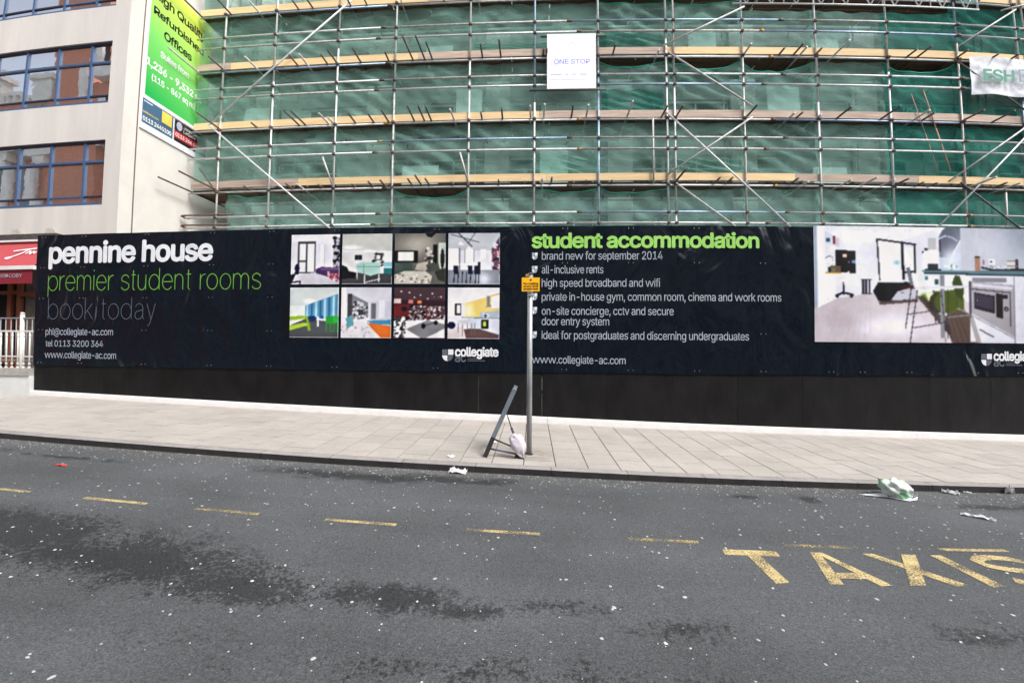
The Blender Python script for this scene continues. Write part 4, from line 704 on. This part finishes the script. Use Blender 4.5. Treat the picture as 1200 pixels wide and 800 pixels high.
lz = [(4.235, -11.3), (4.565, -11.3), (5.41, -11.25), (6.505, -11.25), (6.855, -11.25), (7.47, -11.25), (8.53, -11.2), (8.85, -11.2), (9.47, -11.2), (10.25, -11.2), (10.61, -11.2), (11.43, -11.2), (12.25, -11.2), (12.6, -11.2), (13.4, -11.2), (14.2, -11.2), (14.6, -11.2), (15.3, -11.2)]
cm = MB(); cm.box(-.04, .04, -.055, .04, -.038, .038); cm.tube((0, -.1, -.02), (0, -.05, -.02), .02, 6); cm.tube((-.05, -.025, 0), (.05, -.025, 0), .037, 8)
cmesh = [cm.mesh("coupler", [M[k]]) for k in ('dark', 'rusty')]
for r, (z, xs) in enumerate(lz):
    x = xs; k = 0; brk = [-4.93+(r % 3)*.15, 1.1+(r % 2)*.3, 7.0+(r*5 % 3)*.3, 13.2, 21]
    yl = SY-.045 if r % 3 != 2 else SY+.045
    for bx in brk:
        q = MB()
        q.tube((x, yl, z), (bx-.02, yl, z), .028, 10); part("ledger", q, M[rg.choice(['galv', 'galv', 'galv', 'blu', 'galv2'])], sf)
        if bx < 20: q = MB(); q.tube((bx-.09, yl, z), (bx+.07, yl, z), .033, 8); q.box(bx-.03, bx+.03, yl-.05, yl-.02, z-.03, z+.03); part("sleeve_coupler", q, M[rg.choice(['brass', 'rusty', 'dark'])], sf)
        x = bx+.02
    if r < 14:
        for px in poles[:16]:
            o = link("coupler", cmesh[rg.randint(0, 1)], sf, (px, SY-.02, z))
    if r % 3 == 2: q = MB(); q.tube((-11, SY+1.30, z), (20, SY+1.30, z), .028, 8); part("inner_ledger", q, M['galv2'], sf)
for (z, x0, x1) in ((4.62, -11.3, -9.5), (4.30, -11.3, -9.6)): q = MB(); q.tube((x0, SY-.16, z), (x1, SY-.16, z), .028, 8); q.tube((x0+.02, SY-.2, z-.03), (x0+.02, SY+.1, z-.03), .028, 8); part("ledger", q, M['rusty'], sf)
T1 = [(-10.2, .65), (-9.06, .55), (-7.62, .5), (-7.3, .5), (-6.64, .45), (-6.3, .6), (-5.52, .6), (-4.62, .4), (-3.82, 1.0), (-3.44, 1.0), (-3.2, .75), (-1.62, .6), (-1.04, .75), (.26, .3), (.4, .3), (2.42, .45), (3.78, .2), (6.44, .45), (7.52, .3), (7.96, .5), (8.16, .35), (8.62, .3), (9.22, .65), (11.5, .35), (11.84, .5), (13.06, .4), (14.16, .3), (14.8, .35)]
T2 = [(-10.24, .95), (-8.96, .25), (-7.5, .8), (-7.28, .8), (-6.5, .6), (-6.32, .4), (-5.64, .5), (-5.04, .45), (-4.56, .6), (-3.74, .8), (-3.42, .8), (-3.2, .75), (-2.46, .55), (-1.6, .35), (-.98, .55), (-.1, .65), (.3, .7), (1.14, .65), (1.6, .65), (2.84, .8), (3.88, .6), (4.32, .6), (6.46, .65), (7.76, .25), (7.96, .3), (8.58, .2), (9.24, .6), (10.6, .7), (11.62, .55), (11.92, .4), (13.14, .65), (14.16, .65)]
T3 = [(-10.2, 1.5), (-9.04, .3), (-7.66, .35), (-7.32, .35), (-6.64, .2), (-5.58, .2), (-5.0, .35), (-4.62, .45), (-3.76, .5), (-3.46, .7), (-3.2, .5), (-2.48, .2), (-1.04, .3), (.28, .4), (.52, .45), (1.58, .2), (2.32, .2), (4.24, 1.0), (5.44, .4), (5.82, .4), (7.72, .4), (7.96, .2), (8.18, .2), (9.3, .4), (9.92, .55), (10.56, .45), (10.92, .5), (11.62, .25), (11.98, .25), (13.3, .75), (14.1, .35), (14.44, .4)]
T0 = [(-10.08, .6), (-9.08, .45), (-7.7, .35), (-7.2, .4), (-5.96, .25), (-5.38, .25), (-4.26, .3), (-2.88, .2), (-1.78, .3), (.9, .3), (2.5, .25), (5, .3), (7, .3), (9.3, .3), (11.5, .3), (14, .3)]
for T, z in ((T0, 11.48), (T1, 9.52), (T2, 7.52), (T3, 5.46)):
    for (tx, e) in T+[(-11.15, 1.2)]:
        q = MB(); dz = rg.uniform(-.012, .012); dx = rg.uniform(-.03, .03); q.tube((tx-dx, SY-e, z-dz), (tx+dx, SY+1.5, z+dz), .028, 8); part("transom", q, M[rg.choice(['dark', 'rusty', 'dark', 'galv2'])], sf)
for (tx, zb, l) in ((-6.36, 5.42, .95), (-2.09, 5.42, .98)): q = MB(); q.tube((tx+.12, SY-.08, zb), (tx-.12, SY-.35, zb+l*.9), .028, 8); part("brace", q, M['galv2'], sf)
q = MB(); q.tube((-10.15, SY-.1, 5.35), (-10.75, SY-.15, 6.15), .028, 8); part("brace", q, M['dark'], sf)
DI = [((-5.859, 11.57), (-10.522, 7.604), 'galv'), ((-10.553, 7.62), (-6.1, 3.95), 'galv'), ((3.975, 7.62), (7.9, 3.86), 'galv'), ((3.905, 9.704), (6.454, 10.995), 'galv2'), ((4.083, 9.51), (6.593, 7.808), 'galv2'), ((4.004, 5.671), (6.584, 7.462), 'galv2'), ((4.255, 5.41), (6.3, 3.89), 'galv2'),
      ((13.123, 9.874), (15.181, 11.213), 'galv2'), ((14.648, 11.129), (16.2, 11.63), 'galv2'), ((12.919, 9.419), (16.2, 7.15), 'dark'), ((12.526, 5.572), (16, 7.94), 'galv2'), ((11.75, 3.8), (16.5, 8.4), 'galv'), ((12.893, 5.542), (15.2, 3.84), 'dark')]
for a, c, k in DI: q = MB(); q.tube((a[0], SY-.1, a[1]), (c[0], SY-.1, c[1]), .026, 10); part("diagonal_brace", q, M[k], sf)
for k in range(7):      # braces on the inner row, faint behind the netting
    x0 = -9+k*4.1; q = MB(); q.tube((x0, SY+1.2, 5.5+2*(k % 2)), (x0+2, SY+1.2, 7.4+2*(k % 2)), .028, 8); part("diagonal_brace", q, M['galv2'], sf)
# toe boards: pieces with their own age
def toe(z, cuts, x0=-11.2, x1=20.5):
    xs = [x0]+[c for c, _ in cuts]+[x1]; ms = [m for _, m in cuts]+['old']
    for a, c, m in zip(xs, xs[1:], ms):
        q = MB(); s1 = rg.uniform(-.006, .006); s2 = rg.uniform(-.006, .006); y = SY+.032
        q.hexa([(a+.004, y, z+s1), (c-.004, y, z+s2), (c-.004, y+.038, z+s2), (a+.004, y+.038, z+s1)], [(a+.004, y, z+.222+s1), (c-.004, y, z+.222+s2), (c-.004, y+.038, z+.222+s2), (a+.004, y+.038, z+.222+s1)]); part("toe_board", q, M['wood_new' if m == 'new' else 'wood_old'], sf)
toe(11.50, [(-7.3, 'new'), (-3.4, 'new'), (.5, 'old'), (4.4, 'old')], x1=6.0); toe(11.50, [(16, 'new')], x0=14.0); toe(9.555, [(-10.0, 'old'), (-7.4, 'new'), (-3.66, 'new'), (.2, 'old'), (4.066, 'old'), (8.63, 'new'), (13.1, 'new'), (17, 'new')]); toe(7.53, [(-9.0, 'new'), (-5.0, 'new'), (.17, 'new'), (4.01, 'old'), (7.89, 'old'), (11.7, 'old'), (15.5, 'old')]); toe(5.56, [(-7.47, 'old'), (-3.5, 'new'), (.4, 'new'), (4.2, 'new'), (7.91, 'new'), (11.71, 'old'), (16, 'new')]); toe(13.5, [(-7, 'new'), (-3, 'old'), (1, 'new'), (6, 'old'), (12, 'new')])
q = MB(); q.box(-4.9, -3.3, SY-.02, SY+.02, 11.40, 11.44)
# deck boards
db = MB(); db.box(0, 3.86, 0, .215, 0, .038); dme = db.mesh("deck_board", [M['deck']])
for z in (5.50, 7.56, 9.56, 11.52, 13.50):
    for j in range(5):
        x = -11.2-(0 if j % 2 else 1.2)
        while x < 20:
            if x > -11.3 or j % 2: link("deck_board", dme, sf, (max(x, -11.2)+.01, SY+.14+j*.232, z+rg.uniform(0, .01)))
            else: q = MB(); q.box(-11.2, x+3.85, SY+.14+j*.232, SY+.14+j*.232+.215, z, z+.038); part("deck_board", q, M['deck'], sf)
            x += 3.9
# lattice beam
q = MB(); zb, zt = 11.125, 11.80; y = SY-.07
q.tube((6.1, y, zb), (13.92, y, zb), .024, 8); q.tube((6.1, y, zt), (13.92, y, zt), .024, 8); n = 20
for k in range(n):
    xa = 6.15+k*(13.87-6.15)/n; xb = 6.15+(k+1)*(13.87-6.15)/n
    q.tube((xa, y, zb if k % 2 else zt), (xb, y, zt if k % 2 else zb), .021, 6)
    if k % 4 == 3: q.tube((xb, y, zb), (xb, y, zt), .018, 6)
q.tube((13.9, y, zb), (13.9, y, zt), .02, 6); part("lattice_beam", q, M['galv'], sf)
# netting
def net(xa, xb, z0, z1, sag, mk, seed, gath=0.):
    nx, nz = max(6, int((xb-xa)/.09)), 20; q = MB(); idx = {}
    for i in range(nx+1):
        u = i/nx; x = xa+(xb-xa)*u; top = z1-sag*(1-(2*u-1)**2)*(1+.15*math.sin(5*u+seed))+.015*math.sin(17*u+seed)
        for j in range(nz+1):
            v = j/nz; z = z0+(top-z0)*v
            f = .10*noise.noise(Vector((x*.9+seed, z*.9, seed)))+.055*noise.noise(Vector((x*3+z*3.5, z*1.2-x, seed)))
            if sag > .08: f += .05*math.sin(9*(v*1.6+abs(2*u-1)*.9)+seed)*v
            f += gath*.05*math.sin((u*math.cos(.8)+v)*22+seed)
            idx[i, j] = len(q.v); q.v.append((x, SY+.19+f*min(1, 6*v*(1-v)+.5), z))
    for i in range(nx):
        for j in range(nz): q.f.append((idx[i, j], idx[i+1, j], idx[i+1, j+1], idx[i, j+1])); q.mi.append(0); q.sm.append(True)
    o = part("debris_net", q, M[mk], sf)
    if sag > .08:
        h = MB()
        for i in range(nx): a = Vector(q.v[idx[i, nz]]); c = Vector(q.v[idx[i+1, nz]]); h.tube(a, c, .02, 6, caps=False)
        part("net_hem", h, M['hem'], sf)
bays = [-11.2, -10.217, -8.429, -6.274, -4.388, -2.006, .019, 1.972, 4.16, 6.39, 8.659, 10.891, 13.145, 15.3, 17.6, 20]
sag = {(5, 4): .30, (5, 1): .12, (5, 6): .13, (5, 7): .16, (5, 8): .05, (9, 9): .40, (9, 11): .36, (9, 8): .30, (9, 7): .22, (9, 3): .04, (11, 7): .1, (11, 8): .1, (13, 3): .15}
for bi in range(15):
    a, c = bays[bi]-.03, bays[bi+1]+.03; mk = 'net2' if bi >= 11 else 'net'
    for key, z0, z1 in ((5, 3.2, 5.38), (7, 5.62, 7.45), (9, 7.62, 9.45), (11, 9.65, 11.42), (13, 11.6, 13.4), (15, 13.6, 15.4)):
        if key == 5 and bi == 0: continue
        if key == 5 and bi == 1: a2 = -10.0
        else: a2 = a
        if key == 11 and 9 <= bi <= 11: z1 = 11.12
        if key == 13 and 9 <= bi <= 11: continue
        net(a2, c, z0, z1, sag.get((key, bi), .02), mk, bi*3.7+key*1.3, gath=(1 if (bi*7+key) % 5 == 0 else .25))
for (xa, xb, z0, z1, s) in ((1.9, 4.1, 9.7, 10.35, .0), (2.1, 4.0, 7.66, 8.5, .0), (-1.9, 1.9, 9.75, 10.1, 0), (4.3, 6.3, 5.6, 6.3, 0), (0, 2, 5.65, 6.4, 0)):
    net(xa, xb, z0, z1, s, 'net2' if z0 > 7 and xa > 1 else 'net', xa*5, gath=1)      # loose second layers

for (xa, xb, z0, z1) in ((-2.55, -1.7, 7.62, 8.95), (7.5, 8.55, 7.6, 8.95), (-3.6, -2.7, 9.7, 10.5), (9.0, 9.9, 9.65, 10.6), (-4.3, -3.1, 5.65, 6.4), (8.9, 10.0, 5.6, 6.3), (.2, 1.1, 5.62, 7.0), (-9.9, -9.0, 7.7, 8.6), (5.0, 5.9, 9.7, 10.9)):
    q = MB(); q.hexa([(xa, SY+.62, z0), (xb, SY+.62, z0), (xb, SY+.64, z0), (xa, SY+.64, z0)], [(xa, SY+.72, z1), (xb, SY+.72, z1), (xb, SY+.74, z1), (xa, SY+.74, z1)]); part("leaning_board", q, M['panelw'], sf)
# ---- hanging ropes
for pts, lb in (([(11.573, 8.323), (11.95, 7.1), (12.281, 5.981)], "thin faded rope hanging down the netting, the one farther left"), ([(11.922, 8.585), (12.3, 7.25), (12.695, 5.937)], "thicker faded rope hanging down the netting, the one farther right")):
    q = MB(); r = .012 if 'thin' in lb else .02
    for a, c in zip(pts, pts[1:]): q.tube((a[0], SY-.0, a[1]), (c[0], SY-.0, c[1]), r, 6)
    tag(part("rope", q, M['rope'], at=(pts[-1][0], SY, pts[-1][1])), lb, "rope", "ropes hanging on the scaffolding")
# ---- boards hung on the scaffolding
os_ = thing("contractor_sign", "square white sign reading ONE STOP hung on the scaffolding poles", "sign", (1.14, SY-.15, 9.2))
q = MB(); q.box(.395, 1.882, SY-.135, SY-.115, 8.345, 10.115); part("sign_panel", q, M['board'], os_)
q = MB(); q.tube((.2, SY-.09, 10.07), (2.2, SY-.09, 10.07), .028, 8); part("hanging_tube", q, M['dark'], os_)
q = MB(); q.tube((-.15, SY-.09, 8.33), (2.2, SY-.09, 8.33), .028, 8); part("hanging_tube", q, M['dark'], os_)
OS = lambda u, z: (u, SY-.138, z)
lettering("ONE STOP", .60, 1.70, 9.14, 9.285, OS, M['pblue'], os_, ref='H')
q = MB(); x = .5
for wd in (.34, .05, .09, .05, .14, .05, .22): 
    if wd != .05: q.box(x, x+wd, SY-.1385, SY-.138, 8.79, 8.815)
    x += wd+.03
part("fine_print", q, M['pline'], os_)
q = MB()
def ln(pts, wd=.012):
    for (a, c), (d, e) in zip(pts, pts[1:]):
        dx, dy = d-a, e-c; l = math.hypot(dx, dy) or 1; nx, ny = -dy/l*wd/2, dx/l*wd/2; q.quad(OS(a-nx, c-ny), OS(d-nx, e-ny), OS(d+nx, e+ny), OS(a+nx, c+ny))
ln([(.60+.11*math.cos(t)+.03, 9.2+.12*math.sin(t)) for t in np.linspace(1.8, 6.6, 16)]); ln([(.60, 9.31), (1.03, 9.75)]+[(1.15+.13*math.cos(t), 9.69+.13*math.sin(t)) for t in np.linspace(2.4, -.6, 12)]+[(.97, 9.30)]); ln([(.5, 8.64), (1.6, 8.64)], .008)
part("outline_mark", q, M['pline'], os_)
es = thing("contractor_banner", "crumpled white banner with green ESH lettering tied to the right of the scaffolding", "banner", (15, SY-.15, 9))
q = MB(); nx, nz = 60, 24; x0, x1 = 13.38, 18.2
def eb(u, v): x = x0+.02*(1-v)+(x1-x0)*u; z = 8.30+(9.50-8.30)*v+.02*math.sin(u*14)*(1-v)+.03*math.sin(u*9)*v; return (x, SY-.13-.05*noise.noise(Vector((x*1.6, 1, z*1.9)))-.02*noise.noise(Vector((x*5, 4, z*5))), z)
for i in range(nx):
    for j in range(nz): q.quad(eb(i/nx, j/nz), eb((i+1)/nx, j/nz), eb((i+1)/nx, (j+1)/nz), eb(i/nx, (j+1)/nz), smooth=True)
part("sheet", q, M['wrinkled'], es)
ES = lambda u, z: (u, SY-.235, z)
lettering("ESH", 13.68, 14.72, 8.70, 9.06, ES, M['eshg'], es, bold=.03, ref='H'); lettering("BUILD", 14.86, 16.9, 8.70, 9.10, ES, M['eshb'], es, ref='H')

# ================================================================== STREET FURNITURE
sp_ = thing("sign_post", "galvanised round post with a small amber no waiting plate, standing on the pavement", "sign post", (-.03, -2.2, gz(-.03, -2.2)))
px, py = -.033, -2.2; zg = gz(px, py)
q = MB(); q.tube((px, py, zg-.02), (px, py, 1.455), .037, 16); part("pole", q, M['post'], sp_)
q = MB(); q.tube((px, py, 1.455), (px, py, 1.485), .042, 16, r2=.03); part("cap", q, M['dark'], sp_)
q = MB(); q.tube((px-.07, py-.03, 1.435), (px-.02, py-.035, 1.455), .012, 6); q.box(px-.06, px-.03, py-.05, py-.02, 1.425, 1.46); part("bolt", q, M['brass'], sp_)
for z in (1.365, 1.17): q = MB(); q.tube((px, py, z-.012), (px, py, z+.012), .042, 14); q.box(px-.02, px+.02, py-.058, py-.04, z-.012, z+.012); part("clip", q, M['post'], sp_)
q = MB(); q.box(px-.115, px+.128, py-.066, py-.062, 1.22, 1.407); plt = part("sign_plate", q, M['plate'], sp_)
PL = lambda u, z: (u, py-.0675, z)
for i, bd in enumerate(("No waiting", "at any time", "except taxis")): lettering(bd, px-.09, px+.11, 1.325-i*.036-.008, 1.346-i*.036-.008, PL, M['maroon'], plt, bold=.01, res=2, ref='t')
q = MB(); q.quad(*[PL(px+.006+.014*math.cos(t), 1.373+.014*math.sin(t)) for t in np.linspace(0, 2*math.pi, 12, endpoint=False)]); part("red_symbol", q, M['maroon'], plt)
q = MB(); q.tube((px, py, zg-.01), (px, py, zg+.012), .07, 12, r2=.045); part("foot_mortar", q, M['bed'], sp_)
# collapsed folding display board
fb = thing("display_board", "broken grey folding pavement board tipped on its edge beside the sign post", "display board", (-.45, -2.35, gz(-.45, -2.35)))
def slat(a, c, wd, y0, y1, m=0, mb=None):     # a lath seen edge on: from a to c in X-Z, thickness wd, running y0..y1
    A = Vector((a[0], 0, a[1])); B = Vector((c[0], 0, c[1])); d = (B-A).normalized(); n = Vector((d.z, 0, -d.x))*wd/2
    if y0 > y1: y0, y1 = y1, y0
    lo = [A-n, A+n]; hi = [B-n, B+n]
    mb.hexa([(lo[0].x, y0, lo[0].z), (lo[1].x, y0, lo[1].z), (lo[1].x, y1, lo[1].z), (lo[0].x, y1, lo[0].z)], [(hi[0].x, y0, hi[0].z), (hi[1].x, y0, hi[1].z), (hi[1].x, y1, hi[1].z), (hi[0].x, y1, hi[0].z)], m=m)
q = MB(); slat((-.500, -.720), (-.226, -.095), .058, -2.47, -2.40, 0, q); slat((-.500, -.720), (-.226, -.095), .058, -1.99, -1.92, 0, q); slat((-.262, -.175), (-.226, -.095), .044, -2.40, -1.99, 0, q); slat((-.50, -.72), (-.47, -.65), .044, -2.40, -1.99, 0, q); part("frame", q, M['sbgrey'], fb)
q = MB(); slat((-.605, -.975), (-.5005, -.7215), .059, -2.47, -2.40, 0, q); part("leg", q, M['sbdark'], fb)
q = MB(); slat((-.605, -.965), (-.5005, -.7215), .059, -1.99, -1.92, 0, q); part("leg", q, M['sbdark'], fb)
q = MB(); slat((-.49, -.70), (-.24, -.13), .012, -2.399, -1.991, 0, q); part("panel", q, M['ply'], fb)
q = MB(); q.tube((-.335, -2.42, -.40), (-.265, -2.43, -.60), .008, 6); q.tube((-.265, -2.43, -.60), (-.12, -2.40, -.955), .017, 6); part("strut", q, M['strut'], fb)
q = MB(); q.tube((-.49, -2.43, -.75), (-.13, -2.40, -.90), .012, 6); part("strut", q, M['strut'], fb); q = MB(); q.tube((-.56, -2.42, -.875), (-.12, -2.41, -.955), .015, 6); part("strut", q, M['strut2'], fb)
q = MB(); q.box(-.22, -.08, -2.44, -2.38, gz(-.2, -2.4)+.002, gz(-.2, -2.4)+.03); part("foot_bar", q, M['sbdark'], fb)
# torn white sack
def blob(name, ctr, rad, mat_, parent, rough=.25, seed=0, n=14, taper=None, tilt=0.):
    q = MB(); idx = {}
    for i in range(n+1):
        ph = math.pi*i/n
        for j in range(n*2):
            th = math.pi*j/n; d = Vector((math.sin(ph)*math.cos(th), math.sin(ph)*math.sin(th), math.cos(ph))); r = 1+rough*noise.noise(d*2.1+Vector((seed, 0, 0)))+rough*.4*noise.noise(d*6+Vector((seed, 3, 0)))
            s = taper(d.z) if taper else 1; v = Vector((d.x*rad[0]*r*s, d.y*rad[1]*r*s, d.z*rad[2]*r)); v = Matrix.Rotation(tilt, 3, 'Y') @ v
            idx[i, j] = len(q.v); q.v.append(tuple(v+Vector(ctr)))
    for i in range(n):
        for j in range(2*n): k = (j+1) % (2*n); q.f.append((idx[i, j], idx[i+1, j], idx[i+1, k], idx[i, k])); q.mi.append(0); q.sm.append(True)
    return part(name, q, mat_, parent, at=(ctr[0], ctr[1], ctr[2]-rad[2]) if parent is None else None)
tag(blob("paper_sack", (-.165, -2.46, -.835), (.10, .055, .16), M['lilac'], None, .34, 2, taper=lambda z: .25+.85*min(1, (z+1)/1.3), tilt=math.radians(-24)), "crumpled off-white sack propped against the foot of the sign post", "litter sack")
# ---- litter
def crumple(name, pts, label, mk, h=.03, seed=0, zf=rz, group=None):
    n = 9; q = MB(); xs = [p[0] for p in pts]; idx = {}
    def bil(u, v): a, b_, c, d = [Vector(p) for p in pts]; return a*(1-u)*(1-v)+b_*u*(1-v)+c*u*v+d*(1-u)*v
    for i in range(n+1):
        for j in range(n+1):
            p = bil(i/n, j/n); z = zf(p.x, p.y)+.004+h*abs(noise.noise(Vector((i*.45+seed, j*.45, seed))))*1.6+h*.25*noise.noise(Vector((i*1.3, j*1.3+seed, 2)))**2; e = .012*noise.noise(Vector((i*.8, j*.8, seed+4))); idx[i, j] = len(q.v); q.v.append((p.x+e, p.y+e, z))
    for i in range(n):
        for j in range(n): q.f.append((idx[i, j], idx[i+1, j], idx[i+1, j+1], idx[i, j+1])); q.mi.append(0); q.sm.append(False)
    c = sum((Vector(p) for p in pts), Vector((0, 0)))/4
    return tag(part(name, q, M[mk], at=(c.x, c.y, zf(c.x, c.y))), label, "litter", group)
crumple("paper_scrap", [(-.99, -2.93), (-.78, -2.95), (-.77, -2.87), (-.95, -2.86)], "crumpled white paper on the road by the kerb, below the broken display board", 'paper', .07, 1)
crumple("paper_scrap", [(4.88, -2.885), (5.02, -2.97), (5.05, -2.93), (4.92, -2.845)], "long white paper lying in the gutter, right of the plastic bag", 'paper', .05, 2)
crumple("paper_scrap", [(4.37, -3.60), (4.58, -3.76), (4.60, -3.73), (4.43, -3.55)], "thin torn white paper on the asphalt, out from the kerb below the gutter litter", 'paper', .035, 3)
crumple("paper_scrap", [(5.70, -2.87), (5.79, -2.90), (5.80, -2.86), (5.71, -2.848)], "small upright white scrap against the kerb, nearest the right edge", 'paper', .12, 4)
crumple("paper_scrap", [(-1.09, -2.55), (-1.0, -2.57), (-.99, -2.51), (-1.07, -2.5)], "small white tissue on the slabs left of the broken display board", 'paper', .03, 5, gz)
crumple("paper_scrap", [(-.64, -1.72), (-.54, -1.74), (-.52, -1.66), (-.61, -1.64)], "faint grey tissue on the slabs behind the broken display board", 'paper', .02, 6, gz)
crumple("paper_scrap", [(-5.36, -3.66), (-5.22, -3.67), (-5.22, -3.63), (-5.35, -3.63)], "tiny red scrap on the asphalt at the left", 'redlit', .02, 7)
crumple("paper_scrap", [(5.17, -2.86), (5.25, -2.90), (5.26, -2.87), (5.19, -2.85)], "sliver of white paper in the gutter between the two larger papers", 'paper', .03, 8)
cb = thing("carrier_bag", "translucent white and green plastic bag puffed up in the gutter", "plastic bag", (4.1, -3.05, rz(4.1, 0)))
blob("bag_body", (4.135, -3.08, rz(4.13, 0)+.095), (.185, .12, .105), M['bag'], cb, .38, 11, n=24, tilt=math.radians(24))
q = MB(); 
for (a, c, d) in (((3.74, -3.06), (4.06, -3.03), (4.02, -3.13)), ((4.0, -3.13), (4.33, -3.10), (4.18, -3.24)), ((4.16, -3.23), (4.36, -3.13), (4.30, -3.19))): q.quad((a[0], a[1], rz(a[0], 0)+.012), (d[0], d[1], rz(d[0], 0)+.01), (c[0], c[1], rz(c[0], 0)+.03))
part("bag_tail", q, M['paper'], cb)
# trodden gum and grit
def spots(name, n, r0, r1, yr, xr, mk, label, zf, dens=None, hgt=.0022):
    R = random.Random(n); q = MB()
    for _ in range(n):
        x, y = R.uniform(*xr), R.uniform(*yr)
        if dens and R.random() > dens(x, y): continue
        r = r0+(r1-r0)*R.random()**2.4; z = zf(x, y); k = 7; e = R.uniform(.6, 1.5); a0 = R.uniform(0, 3); pts = []
        for i in range(k):
            t = 2*math.pi*i/k; rr = r*R.uniform(.75, 1.2); u, v = rr*math.cos(t)*e, rr*math.sin(t); pts.append((x+u*math.cos(a0)-v*math.sin(a0), y+u*math.sin(a0)+v*math.cos(a0)))
        n0 = len(q.v); q.v += [(a, c, zf(a, c)+.0004) for a, c in pts]+[(x+(a-x)*.75, y+(c-y)*.75, zf(a, c)+hgt) for a, c in pts]
        for i in range(k): j = (i+1) % k; q.f.append((n0+i, n0+j, n0+k+j, n0+k+i)); q.mi.append(0); q.sm.append(False)
        q.f.append(tuple(n0+k+i for i in range(k))); q.mi.append(0); q.sm.append(False)
    return tag(part(name, q, M[mk], at=(0, sum(yr)/2, zf(0, sum(yr)/2))), label, kind='stuff')
dn = lambda x, y: min(1, .42+.55*max(0, (x-1)/4)*max(0, min(1, (y+4.6)/1.5))+.35*max(0, (y+3.7)))
spots("chewing_gum_spots", 4300, .003, .0125, (-6.6, -2.86), (-8.5, 8.5), 'gum', "pale trodden chewing gum spots and grit scattered over the asphalt", rz, dn)
spots("gutter_grit", 4500, .002, .009, (-3.35, -2.85), (-8.5, 8), 'gum', "pale grit and crumbs swept along the gutter", rz, lambda x, y: max(0, 1-(-2.85-y)/.4)*.7, .003)
spots("pavement_spots", 160, .008, .018, (-2.65, -.1), (-9, 9), 'cop', "grey trodden gum spots on the paving slabs", lambda x, y: gz(x, y)+.0015)

# ================================================================== OTHER SIDE OF THE STREET (seen in the window and banner reflections)
ob = thing("brick_building", "red brick building with white stone columns across the street, mirrored in the office windows", "building", (-35, -18, 0))
q = MB(); q.box(-80, -39.5, -24, -17, -2, 19.5); q.box(-39.5, -35.6, -24, -16.4, -2, 31); q.box(-35.6, -22, -24, -17, -2, 21.5); part("wall", q, M['brick'], ob)
q = MB()
for k in range(20):
    x = -76+k*2.9
    if -40.2 < x < -35: continue
    q.tube((x, -16.7, 3), (x, -16.7, 15.5), .42, 12); q.box(x-.6, x+.6, -17, -16.3, 15.5, 16.2)
part("stone_column", q, M['stonew'], ob)
q = MB(); q.box(-80, -39.6, -17, -16.2, 16.2, 17.1); q.box(-35.5, -22, -17, -16.2, 16.2, 17.0); q.box(-80, -39.6, -17, -16.4, 19.5, 19.8); q.box(-80, -39.6, -17, -16.6, 21.3, 21.6)
for k in range(60): q.box(-80+k*.67, -80+k*.67+.25, -16.95, -16.6, 19.8, 21.3)
for x in (-46.5, -54, -62, -41.5): q.box(x, x+1.8, -17.2, -16.3, 19.8, 22.6); q.box(x-.25, x+2.05, -17.4, -16.1, 22.6, 23)
q.box(-34.6, -31.5, -17.4, -16.2, 21.5, 24.6); q.box(-34.9, -31.2, -17.6, -16.0, 24.6, 25.1); q.box(-36.2, -35.6, -16.9, -16.2, 19, 28); part("balustrade", q, M['stonew'], ob)
q = MB(); 
for k in range(19):
    x = -74.6+k*2.9
    if -40.6 < x < -36: continue
    for z in (4, 9, 13): q.box(x-.6, x+.6, -17.02, -16.9, z, z+2.6)
part("window", q, M['glassd'], ob)
o2 = thing("street_block", "pale stone and brick street block facing the hoarding from behind the camera", "building", (0, -20, 0))
q = MB(); q.box(-21.9, 45, -26, -18, -2, 9.5); part("wall", q, M['brick'], o2); q = MB()
for k in range(17): q.box(-21+k*4, -19.6+k*4, -18.02, -17.8, -2, 9.8)
q.box(-21.9, 45, -18.2, -17.6, 9.5, 10); q.box(-21.9, 45, -18.1, -17.75, 3.4, 4.0); part("stone_pilaster", q, M['stonew'], o2)
q = MB()
for k in range(16):
    for z0, z1 in ((-.6, 3.0), (4.8, 8.2)): q.box(-19.2+k*4, -17.4+k*4, -18.03, -17.98, z0, z1)
part("window", q, M['glassd'], o2)
